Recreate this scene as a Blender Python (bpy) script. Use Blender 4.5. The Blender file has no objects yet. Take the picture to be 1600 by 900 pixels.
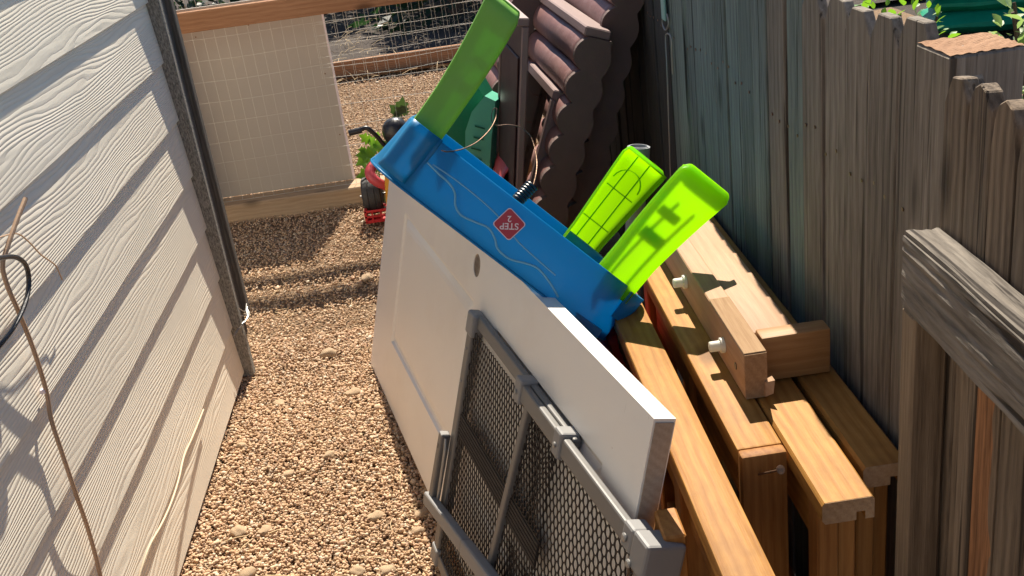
import bpy, bmesh, math, random
import numpy as np
from mathutils import Vector, Matrix, noise as mnoise
random.seed(7); rng = np.random.default_rng(7)
scene = bpy.context.scene
col = scene.collection
R = math.radians

# ------------------------------------------------------------------ camera
cam_d = bpy.data.cameras.new('camera'); cam = bpy.data.objects.new('camera', cam_d); col.objects.link(cam)
scene.camera = cam
cam_d.sensor_width = 36.0; cam_d.lens = 1631.11/1600*36.0; cam_d.clip_start = 0.02; cam_d.clip_end = 3000
pitch, roll, yaw = 0.415022554, -0.13448899, 0.0319384545
fwd = Vector((math.sin(yaw)*math.cos(pitch), math.cos(yaw)*math.cos(pitch), -math.sin(pitch)))
rgt = Vector((math.cos(yaw), -math.sin(yaw), 0)); upv = rgt.cross(fwd)
r2 = rgt*math.cos(roll)+upv*math.sin(roll); u2 = -rgt*math.sin(roll)+upv*math.cos(roll)
cam.matrix_world = Matrix(((r2.x, u2.x, -fwd.x, 0), (r2.y, u2.y, -fwd.y, 0), (r2.z, u2.z, -fwd.z, 1.60434), (0, 0, 0, 1)))

# ------------------------------------------------------------------ light
SUN_EL, SUN_AZ = R(50), R(11.0)
w = bpy.data.worlds.new('World'); scene.world = w; w.use_nodes = True
nt = w.node_tree; bg = nt.nodes['Background']; sky = nt.nodes.new('ShaderNodeTexSky')
sky.sky_type = 'NISHITA'; sky.sun_disc = False; sky.sun_elevation = SUN_EL; sky.sun_rotation = SUN_AZ
sky.altitude = 1600; sky.air_density = 1.0; sky.dust_density = 0.6
nt.links.new(sky.outputs[0], bg.inputs[0]); bg.inputs[1].default_value = 0.068
sun_d = bpy.data.lights.new('sun', 'SUN'); sun = bpy.data.objects.new('sun', sun_d); col.objects.link(sun)
sun_d.energy = 5.0; sun_d.angle = R(0.5); sun_d.color = (1.0, 0.915, 0.78)
SV = Vector((math.sin(SUN_AZ)*math.cos(SUN_EL), math.cos(SUN_AZ)*math.cos(SUN_EL), math.sin(SUN_EL)))
sun.rotation_euler = SV.to_track_quat('Z', 'Y').to_euler(); sun.location = SV*30
vs = scene.view_settings
vs.view_transform = 'Standard'; vs.look = 'None'; vs.exposure = 1.08; vs.gamma = 1; vs.use_curve_mapping = False
scene.cycles.use_denoising = True
scene.cycles.max_bounces = 10; scene.cycles.diffuse_bounces = 5; scene.cycles.transmission_bounces = 6
scene.cycles.sample_clamp_indirect = 6

# ------------------------------------------------------------------ helpers
WM = {}
def I(): return Matrix.Identity(4)
def frame(o, X, Y, Z):
    m = I()
    for i, a in enumerate((X, Y, Z)):
        a = Vector(a).normalized()
        for r in range(3): m[r][i] = a[r]
    for r in range(3): m[r][3] = o[r]
    return m
def link(o, M, parent=None):
    col.objects.link(o); WM[o] = M.copy()
    if parent is not None:
        o.parent = parent; o.matrix_parent_inverse = I(); o.matrix_basis = WM[parent].inverted() @ M
    else: o.matrix_basis = M
    return o
def tag(o, label=None, cat=None, group=None, kind=None):
    if label: o['label'] = label
    if cat: o['category'] = cat
    if group: o['group'] = group
    if kind: o['kind'] = kind
    return o
def thing(name, label, cat, M=None, group=None):
    if not isinstance(M, Matrix): M = Matrix.Translation(M or (0, 0, 0))
    return tag(link(bpy.data.objects.new(name, None), M), label, cat, group)

class MB:
    def __init__(s): s.v = []; s.f = []
    def add(s, v, f):
        b = len(s.v); s.v += [tuple(p) for p in v]; s.f += [tuple(i+b for i in q) for q in f]; return s
    def box(s, x0, x1, y0, y1, z0, z1, bev=0.0, M=None, seg=1):
        bm = bmesh.new(); bmesh.ops.create_cube(bm, size=1)
        for v in bm.verts: v.co = Vector(((x0+x1)/2+v.co.x*(x1-x0), (y0+y1)/2+v.co.y*(y1-y0), (z0+z1)/2+v.co.z*(z1-z0)))
        if bev: bmesh.ops.bevel(bm, geom=list(bm.edges), offset=bev, segments=seg, affect='EDGES', profile=0.5)
        return s.bm(bm, M)
    def bm(s, bm, M=None):
        if M is not None: bm.transform(M)
        bm.verts.ensure_lookup_table(); bm.verts.index_update()
        s.add([v.co[:] for v in bm.verts], [[v.index for v in f.verts] for f in bm.faces]); bm.free(); return s
    def prism(s, poly, h0, h1, f=lambda a, b, h: (a, b, h)):
        n = len(poly)
        v = [f(a, b, h0) for a, b in poly]+[f(a, b, h1) for a, b in poly]
        return s.add(v, [tuple(range(n-1, -1, -1)), tuple(range(n, 2*n))]+[(i, (i+1) % n, n+(i+1) % n, n+i) for i in range(n)])
    def tube(s, pts, r, seg=8, cap=True, sub=0):
        P = [Vector(p) for p in pts]
        if sub: P = catmull(P, sub)
        n = len(P); v = []; nrm = None
        for i, p in enumerate(P):
            t = (P[min(i+1, n-1)]-P[max(i-1, 0)]).normalized()
            if nrm is None: nrm = t.orthogonal().normalized()
            nrm = (nrm-t*nrm.dot(t)).normalized(); bi = t.cross(nrm)
            rr = r(i/(n-1)) if callable(r) else r
            for k in range(seg):
                a = 2*math.pi*k/seg; v.append(p+(nrm*math.cos(a)+bi*math.sin(a))*rr)
        f = [(i*seg+k, i*seg+(k+1) % seg, (i+1)*seg+(k+1) % seg, (i+1)*seg+k) for i in range(n-1) for k in range(seg)]
        if cap: f += [tuple(range(seg-1, -1, -1)), tuple((n-1)*seg+k for k in range(seg))]
        return s.add(v, f)
    def lathe(s, prof, M=None, seg=24):
        M = M or I(); v = []; n = len(prof)
        for r, z in prof:
            for k in range(seg):
                a = 2*math.pi*k/seg; v.append(M @ Vector((r*math.cos(a), r*math.sin(a), z)))
        f = [(i*seg+k, i*seg+(k+1) % seg, (i+1)*seg+(k+1) % seg, (i+1)*seg+k) for i in range(n-1) for k in range(seg)]
        f += [tuple(range(seg-1, -1, -1)), tuple((n-1)*seg+k for k in range(seg))]
        return s.add(v, f)
    def grid(s, fn, nu, nv):
        v = [fn(i/nu, j/nv) for i in range(nu+1) for j in range(nv+1)]
        return s.add(v, [(i*(nv+1)+j, (i+1)*(nv+1)+j, (i+1)*(nv+1)+j+1, i*(nv+1)+j+1) for i in range(nu) for j in range(nv)])
    def mesh(s, name, mat, smooth=False, fix=True):
        me = bpy.data.meshes.new(name); me.from_pydata(s.v, [], s.f); me.materials.append(mat)
        if fix:
            bm = bmesh.new(); bm.from_mesh(me); bmesh.ops.recalc_face_normals(bm, faces=bm.faces[:]); bm.to_mesh(me); bm.free()
        if smooth:
            me.polygons.foreach_set('use_smooth', [True]*len(me.polygons))
            me.set_sharp_from_angle(angle=R(smooth if smooth is not True else 40))
        me.update(); return me
    def build(s, name, mat, parent=None, M=None, smooth=False, fix=True):
        """vertices are local to M (world matrix); children keep that place"""
        o = bpy.data.objects.new(name, s.mesh(name, mat, smooth, fix))
        return link(o, M if M is not None else I(), parent)
def catmull(P, sub):
    out = []; n = len(P)
    for i in range(n-1):
        p0, p1, p2, p3 = P[max(i-1, 0)], P[i], P[i+1], P[min(i+2, n-1)]
        for k in range(sub):
            t = k/sub
            out.append(0.5*((2*p1)+(p2-p0)*t+(2*p0-5*p1+4*p2-p3)*t*t+(3*p1-p0-3*p2+p3)*t**3))
    return out+[P[-1]]
def solid(o, t, off=0): 
    m = o.modifiers.new('thickness', 'SOLIDIFY'); m.thickness = t; m.offset = off; return o

# ------------------------------------------------------------------ materials
class NB:
    def __init__(s, name):
        s.m = bpy.data.materials.new(name); s.m.use_nodes = True; s.t = s.m.node_tree
        s.p = s.t.nodes['Principled BSDF']; s.out = s.t.nodes['Material Output']
    def n(s, ty, **kw):
        nd = s.t.nodes.new('ShaderNode'+ty)
        for k, v in kw.items():
            if k in nd.inputs.keys(): s.set(nd, k, v)
            else: setattr(nd, k, v)
        return nd
    def set(s, nd, k, v):
        if isinstance(v, bpy.types.NodeSocket): s.t.links.new(v, nd.inputs[k])
        elif isinstance(v, bpy.types.Node): s.t.links.new(v.outputs[0], nd.inputs[k])
        else: nd.inputs[k].default_value = v
    def math(s, op, a, b=0.0, c=None):
        nd = s.t.nodes.new('ShaderNodeMath'); nd.operation = op
        s.set(nd, 0, a); s.set(nd, 1, b)
        if c is not None: s.set(nd, 2, c)
        return nd
    def vmath(s, op, a, b):
        nd = s.t.nodes.new('ShaderNodeVectorMath'); nd.operation = op
        s.set(nd, 0, a); s.set(nd, 1, b); return nd
    def ramp(s, fac, stops, interp='LINEAR'):
        nd = s.t.nodes.new('ShaderNodeValToRGB'); nd.color_ramp.interpolation = interp
        e = nd.color_ramp.elements
        while len(e) < len(stops): e.new(0.5)
        for i, (p, c) in enumerate(stops): e[i].position = p; e[i].color = (*c, 1) if len(c) == 3 else c
        s.set(nd, 0, fac); return nd
    def mix(s, fac, a, b, mode='MIX'):
        nd = s.t.nodes.new('ShaderNodeMix'); nd.data_type = 'RGBA'; nd.blend_type = mode
        for k, v in ((0, fac), (6, a), (7, b)):
            if isinstance(v, bpy.types.NodeSocket): s.t.links.new(v, nd.inputs[k])
            elif isinstance(v, bpy.types.Node): s.t.links.new(v.outputs[0], nd.inputs[k])
            elif isinstance(v, tuple): nd.inputs[k].default_value = (*v, 1)
            else: nd.inputs[k].default_value = v
        return nd.outputs[2]
    def coords(s, scale=(1, 1, 1), rnd=True, kind='Object'):
        tc = s.n('TexCoord'); v = tc.outputs[kind]
        if rnd:
            oi = s.n('ObjectInfo'); cx = s.t.nodes.new('ShaderNodeCombineXYZ')
            s.set(cx, 0, s.math('MULTIPLY', oi.outputs['Random'], 31.7)); s.set(cx, 1, s.math('MULTIPLY', oi.outputs['Random'], 17.3)); s.set(cx, 2, s.math('MULTIPLY', oi.outputs['Random'], 23.9))
            v = s.vmath('ADD', v, cx).outputs[0]
        mp = s.n('Mapping'); s.set(mp, 'Vector', v); mp.inputs['Scale'].default_value = scale
        return mp.outputs[0]
    def noise(s, vec, scale=1.0, detail=4, rough=0.55, dist=0.0):
        nd = s.n('TexNoise'); s.set(nd, 'Vector', vec); s.set(nd, 'Scale', scale); s.set(nd, 'Detail', detail); s.set(nd, 'Roughness', rough); s.set(nd, 'Distortion', dist)
        return nd.outputs[0]
    def bump(s, h, strength=0.5, dist=0.01, prev=None):
        b = s.n('Bump'); s.set(b, 'Height', h); s.set(b, 'Strength', strength); s.set(b, 'Distance', dist)
        if prev is not None: s.set(b, 'Normal', prev)
        return b.outputs[0]
    def fin(s, color=None, rough=None, normal=None, **kw):
        if color is not None: s.set(s.p, 'Base Color', (*color, 1) if isinstance(color, tuple) else color)
        if rough is not None: s.set(s.p, 'Roughness', rough)
        if normal is not None: s.set(s.p, 'Normal', normal)
        for k, v in kw.items(): s.set(s.p, k.replace('_', ' '), v)
        return s.m

def m_wood(name, dark, light, rings=26, rough=0.55, bump=0.25, axis=0, knots=True, vary=0.25, dirt=None, fibre=1.0, spec=0.4, ringw=0.16):
    b = NB(name)
    ax = lambda l, c: tuple(l if i == axis else c for i in range(3))
    oi = b.n('ObjectInfo'); rnd = oi.outputs['Random']
    v = b.coords(ax(0.55, 1.0))
    wob = b.noise(b.coords(ax(1.3, 7.0)), 1.0, 3)
    off = b.vmath('ADD', v, (0.013, 0.021, 0.03)).outputs[0]
    wv = b.n('TexWave', wave_type='RINGS', rings_direction='XYZ'[axis], wave_profile='SIN')
    b.set(wv, 'Vector', off); b.set(wv, 'Scale', float(rings)); b.set(wv, 'Distortion', 3.2); b.set(wv, 'Detail', 2.0); b.set(wv, 'Detail Scale', 0.9)
    fib = b.noise(b.coords(ax(7, 210*fibre)), 1.0, 5, 0.7)
    t = b.math('ADD', b.math('MULTIPLY', wv.outputs['Fac'], ringw), b.math('MULTIPLY', fib, 0.92-ringw))
    t = b.math('ADD', t, b.math('MULTIPLY', b.math('SUBTRACT', wob, 0.5), 0.7))
    c = b.ramp(t, [(0.18, dark), (0.78, light)]).outputs[0]
    if knots:
        vo = b.n('TexVoronoi'); b.set(vo, 'Vector', b.coords(ax(2.6, 5.5))); b.set(vo, 'Scale', 1.0)
        k = b.ramp(vo.outputs['Distance'], [(0.05, (1, 1, 1)), (0.15, (0, 0, 0))]).outputs[0]
        c = b.mix(b.math('MULTIPLY', k, 0.8), c, tuple(x*0.4 for x in dark))
    if dirt:
        d = b.ramp(b.noise(b.coords((3, 3, 3)), 1.6, 5, 0.7), [(0.45, (0, 0, 0)), (0.7, (1, 1, 1))]).outputs[0]
        c = b.mix(b.math('MULTIPLY', d, 0.55), c, dirt)
    hv = b.n('HueSaturation'); b.set(hv, 'Color', c)
    b.set(hv, 'Value', b.math('ADD', b.math('MULTIPLY', rnd, vary), 1-vary/2)); c = hv.outputs[0]
    nrm = b.bump(b.math('ADD', fib, b.math('MULTIPLY', wv.outputs['Fac'], ringw)), bump, 0.004)
    return b.fin(c, rough, nrm, **{'Specular_IOR_Level': spec})

def m_cracks(m, axis=2, depth=0.8):
    """long dry splits and pale raised fibres in old boards"""
    b = NB.__new__(NB); b.m = m; b.t = m.node_tree; b.p = b.t.nodes['Principled BSDF']; b.out = b.t.nodes['Material Output']
    ax = lambda l, c: tuple(l if i == axis else c for i in range(3))
    src = b.p.inputs['Base Color'].links[0].from_socket; nsrc = b.p.inputs['Normal'].links[0].from_socket
    n = b.noise(b.coords(ax(1.6, 75)), 1.0, 3, 0.5, 0.3)
    k = b.ramp(n, [(0.33, (1, 1, 1)), (0.39, (0, 0, 0))]).outputs[0]
    c = b.mix(b.math('MULTIPLY', k, depth), src, (0.018, 0.013, 0.010))
    p = b.noise(b.coords(ax(2.2, 130)), 1.0, 3)
    k2 = b.ramp(p, [(0.62, (0, 0, 0)), (0.72, (1, 1, 1))]).outputs[0]
    c = b.mix(b.math('MULTIPLY', k2, 0.35), c, (0.46, 0.41, 0.34))
    b.set(b.p, 'Base Color', c); b.set(b.p, 'Normal', b.bump(b.math('SUBTRACT', 1.0, k), 0.6, 0.004, nsrc)); return m
def m_plain(name, colr, rough=0.5, metal=0.0, var=0.12, bump=0.06, scale=9, dirt=None, spec=0.5, coat=0.0, fine=160):
    b = NB(name)
    n1 = b.noise(b.coords((1, 1, 1)), scale, 5, 0.6)
    c = b.mix(n1, tuple(x*(1-var) for x in colr), tuple(min(1, x*(1+var)) for x in colr))
    if dirt:
        d = b.ramp(b.noise(b.coords((1, 1, 1)), scale*0.7, 6, 0.7), [(0.5, (0, 0, 0)), (0.75, (1, 1, 1))]).outputs[0]
        c = b.mix(b.math('MULTIPLY', d, 0.5), c, dirt)
    n2 = b.noise(b.coords((1, 1, 1)), fine, 3)
    rg = b.math('ADD', b.math('MULTIPLY', n1, 0.2), rough-0.1)
    return b.fin(c, rg, b.bump(n2, bump, 0.004), Metallic=metal, Specular_IOR_Level=spec, Coat_Weight=coat)

def m_plastic(name, colr, trans, tfac=0.5, rough=0.35, fade=None):
    """moulded plastic that lets light through"""
    b = NB(name)
    n1 = b.noise(b.coords((1, 1, 1)), 6, 5, 0.6)
    c = b.mix(b.math('MULTIPLY', n1, 0.5), colr, fade or tuple(min(1, x*1.25+0.01) for x in colr))
    sc = b.noise(b.coords((1, 1, 1)), 45, 6, 0.7)
    du = b.ramp(b.noise(b.coords((1, 1, 1)), 11, 6, 0.72), [(0.52, (0, 0, 0)), (0.72, (1, 1, 1))]).outputs[0]
    c = b.mix(b.math('MULTIPLY', du, 0.22), c, tuple(x*0.6+0.13 for x in colr))
    b.fin(c, b.math('ADD', b.math('MULTIPLY', sc, 0.3), rough-0.12), b.bump(b.noise(b.coords((1, 1, 1)), 420, 2), 0.08, 0.002))
    tr = b.n('BsdfTranslucent'); b.set(tr, 'Color', (*trans, 1))
    mx = b.n('MixShader'); b.set(mx, 0, tfac); b.t.links.new(b.p.outputs[0], mx.inputs[1]); b.t.links.new(tr.outputs[0], mx.inputs[2])
    b.t.links.new(mx.outputs[0], b.out.inputs[0]); return b.m

def m_siding():
    b = NB('embossed painted siding')
    tc = b.coords((1, 1, 1)); sx = b.n('SeparateXYZ'); b.set(sx, 0, tc)
    n1 = b.noise(b.coords((1, 1.15, 11)), 1.0, 2, 0.4)
    n2 = b.noise(b.coords((1, 7, 40)), 1.0, 2)
    f = b.math('ADD', b.math('MULTIPLY', n1, 12.0), b.math('MULTIPLY', sx.outputs[2], 112.0))
    f = b.math('ADD', f, b.math('MULTIPLY', n2, 0.9))
    saw = b.math('PINGPONG', f, 0.5)                       # 0..0.5
    rid = b.math('POWER', b.math('MULTIPLY', saw, 2.0), 0.45)
    amp = b.ramp(b.noise(b.coords((1, 1.3, 6)), 1.0, 2), [(0.3, (0.25,)*3), (0.6, (1,)*3)]).outputs[0]
    h = b.math('MULTIPLY', rid, amp)
    fine = b.noise(b.coords((60, 60, 60)), 6, 3)
    nrm = b.bump(h, 0.40, 0.0028); nrm = b.bump(fine, 0.05, 0.002, nrm)
    dirt = b.noise(b.coords((1, 2, 2)), 2.0, 5, 0.65)
    c = b.mix(dirt, (0.77, 0.69, 0.555), (0.87, 0.80, 0.675))
    c = b.mix(b.math('MULTIPLY', b.math('SUBTRACT', 1.0, h), 0.28), c, (0.36, 0.34, 0.30))
    spl = b.n('MapRange'); b.set(spl, 0, b.math('ADD', sx.outputs[2], b.math('MULTIPLY', dirt, 0.12))); spl.inputs[1].default_value = .24; spl.inputs[2].default_value = .04
    c = b.mix(b.math('MULTIPLY', spl, 0.5), c, (0.52, 0.42, 0.30))
    return b.fin(c, 0.6, nrm)

def m_pebble():
    b = NB('pea gravel stone')
    g = b.n('NewGeometry')
    c = b.ramp(g.outputs['Random Per Island'], [(0.0, (0.30, 0.18, 0.10)), (0.2, (0.48, 0.305, 0.175)), (0.45, (0.60, 0.405, 0.245)), (0.62, (0.66, 0.485, 0.32)), (0.8, (0.56, 0.34, 0.22)), (0.93, (0.72, 0.61, 0.46)), (1.0, (0.22, 0.15, 0.10))]).outputs[0]
    n = b.noise(b.coords((1, 1, 1), False), 300, 3)
    big = b.noise(b.coords((1, 1, 1), False), 2.3, 4)
    c = b.mix(b.math('MULTIPLY', n, 0.35), c, (0.40, 0.28, 0.18))
    c = b.mix(b.math('MULTIPLY', b.ramp(big, [(0.5, (0, 0, 0)), (0.72, (1, 1, 1))]).outputs[0], 0.25), c, (0.36, 0.24, 0.15))
    return b.fin(c, 0.85, b.bump(n, 0.3, 0.002), Specular_IOR_Level=0.25)
def m_ground(name, a, bb, sc=30):
    b = NB(name)
    n = b.noise(b.coords((1, 1, 1), False), sc, 6, 0.7); n2 = b.noise(b.coords((1, 1, 1), False), 1.5, 4)
    c = b.mix(n, a, bb); c = b.mix(b.math('MULTIPLY', n2, 0.5), c, tuple(x*0.7 for x in a))
    return b.fin(c, 0.95, b.bump(n, 0.8, 0.03), Specular_IOR_Level=0.15)
def m_leaf(name, a, bb, tr):
    b = NB(name); g = b.n('NewGeometry')
    c = b.mix(g.outputs['Random Per Island'], a, bb); b.fin(c, 0.45)
    t = b.n('BsdfTranslucent'); b.set(t, 'Color', (*tr, 1)); mx = b.n('MixShader'); b.set(mx, 0, 0.35)
    b.t.links.new(b.p.outputs[0], mx.inputs[1]); b.t.links.new(t.outputs[0], mx.inputs[2]); b.t.links.new(mx.outputs[0], b.out.inputs[0])
    return b.m
def m_speckle(name, a, bb):
    b = NB(name); n = b.noise(b.coords((1, 1, 0.35)), 260, 4, 0.75)
    c = b.ramp(n, [(0.36, a), (0.62, bb)]).outputs[0]
    return b.fin(c, 0.85, b.bump(n, 0.7, 0.004), Specular_IOR_Level=0.2)

def m_redwood():
    m = m_wood('gate board with exposed red patch', (0.060, 0.040, 0.026), (0.34, 0.25, 0.17), 34, 0.8, 0.6, axis=2, vary=0.1, spec=0.2, fibre=0.55, ringw=0.14)
    t = m.node_tree; p = t.nodes['Principled BSDF']; src = p.inputs['Base Color'].links[0].from_socket
    tc = t.nodes.new('ShaderNodeTexCoord'); sp = t.nodes.new('ShaderNodeSeparateXYZ'); t.links.new(tc.outputs['Object'], sp.inputs[0])
    nz = t.nodes.new('ShaderNodeTexNoise'); nz.inputs['Scale'].default_value = 14; t.links.new(tc.outputs['Object'], nz.inputs['Vector'])
    a = t.nodes.new('ShaderNodeMath'); a.operation = 'MULTIPLY_ADD'; t.links.new(nz.outputs[0], a.inputs[0]); a.inputs[1].default_value = .10; t.links.new(sp.outputs[2], a.inputs[2])
    r = t.nodes.new('ShaderNodeValToRGB'); r.color_ramp.elements[0].position = 1.09; r.color_ramp.elements[0].color = (1, 1, 1, 1)
    q = t.nodes.new('ShaderNodeMath'); q.operation = 'LESS_THAN'; t.links.new(a.outputs[0], q.inputs[0]); q.inputs[1].default_value = 1.10
    ny = t.nodes.new('ShaderNodeMath'); ny.operation = 'GREATER_THAN'; yy = t.nodes.new('ShaderNodeMath'); yy.operation = 'MULTIPLY_ADD'; t.links.new(nz.outputs[0], yy.inputs[0]); yy.inputs[1].default_value = .05; t.links.new(sp.outputs[1], yy.inputs[2]); t.links.new(yy.outputs[0], ny.inputs[0]); ny.inputs[1].default_value = .006
    pr_ = t.nodes.new('ShaderNodeMath'); pr_.operation = 'MULTIPLY'; t.links.new(q.outputs[0], pr_.inputs[0]); t.links.new(ny.outputs[0], pr_.inputs[1]); q = t.nodes.new('ShaderNodeMath'); q.operation = 'MULTIPLY'; t.links.new(pr_.outputs[0], q.inputs[0]); q.inputs[1].default_value = .6; t.nodes.remove(r)
    mul = t.nodes.new('ShaderNodeMix'); mul.data_type = 'RGBA'; mul.blend_type = 'MULTIPLY'; mul.inputs[0].default_value = 1; t.links.new(src, mul.inputs[6]); mul.inputs[7].default_value = (2.1, 1.15, .55, 1)
    mx = t.nodes.new('ShaderNodeMix'); mx.data_type = 'RGBA'; t.links.new(q.outputs[0], mx.inputs[0]); t.links.new(src, mx.inputs[6]); t.links.new(mul.outputs[2], mx.inputs[7]); t.links.new(mx.outputs[2], p.inputs['Base Color'])
    return m
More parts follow.
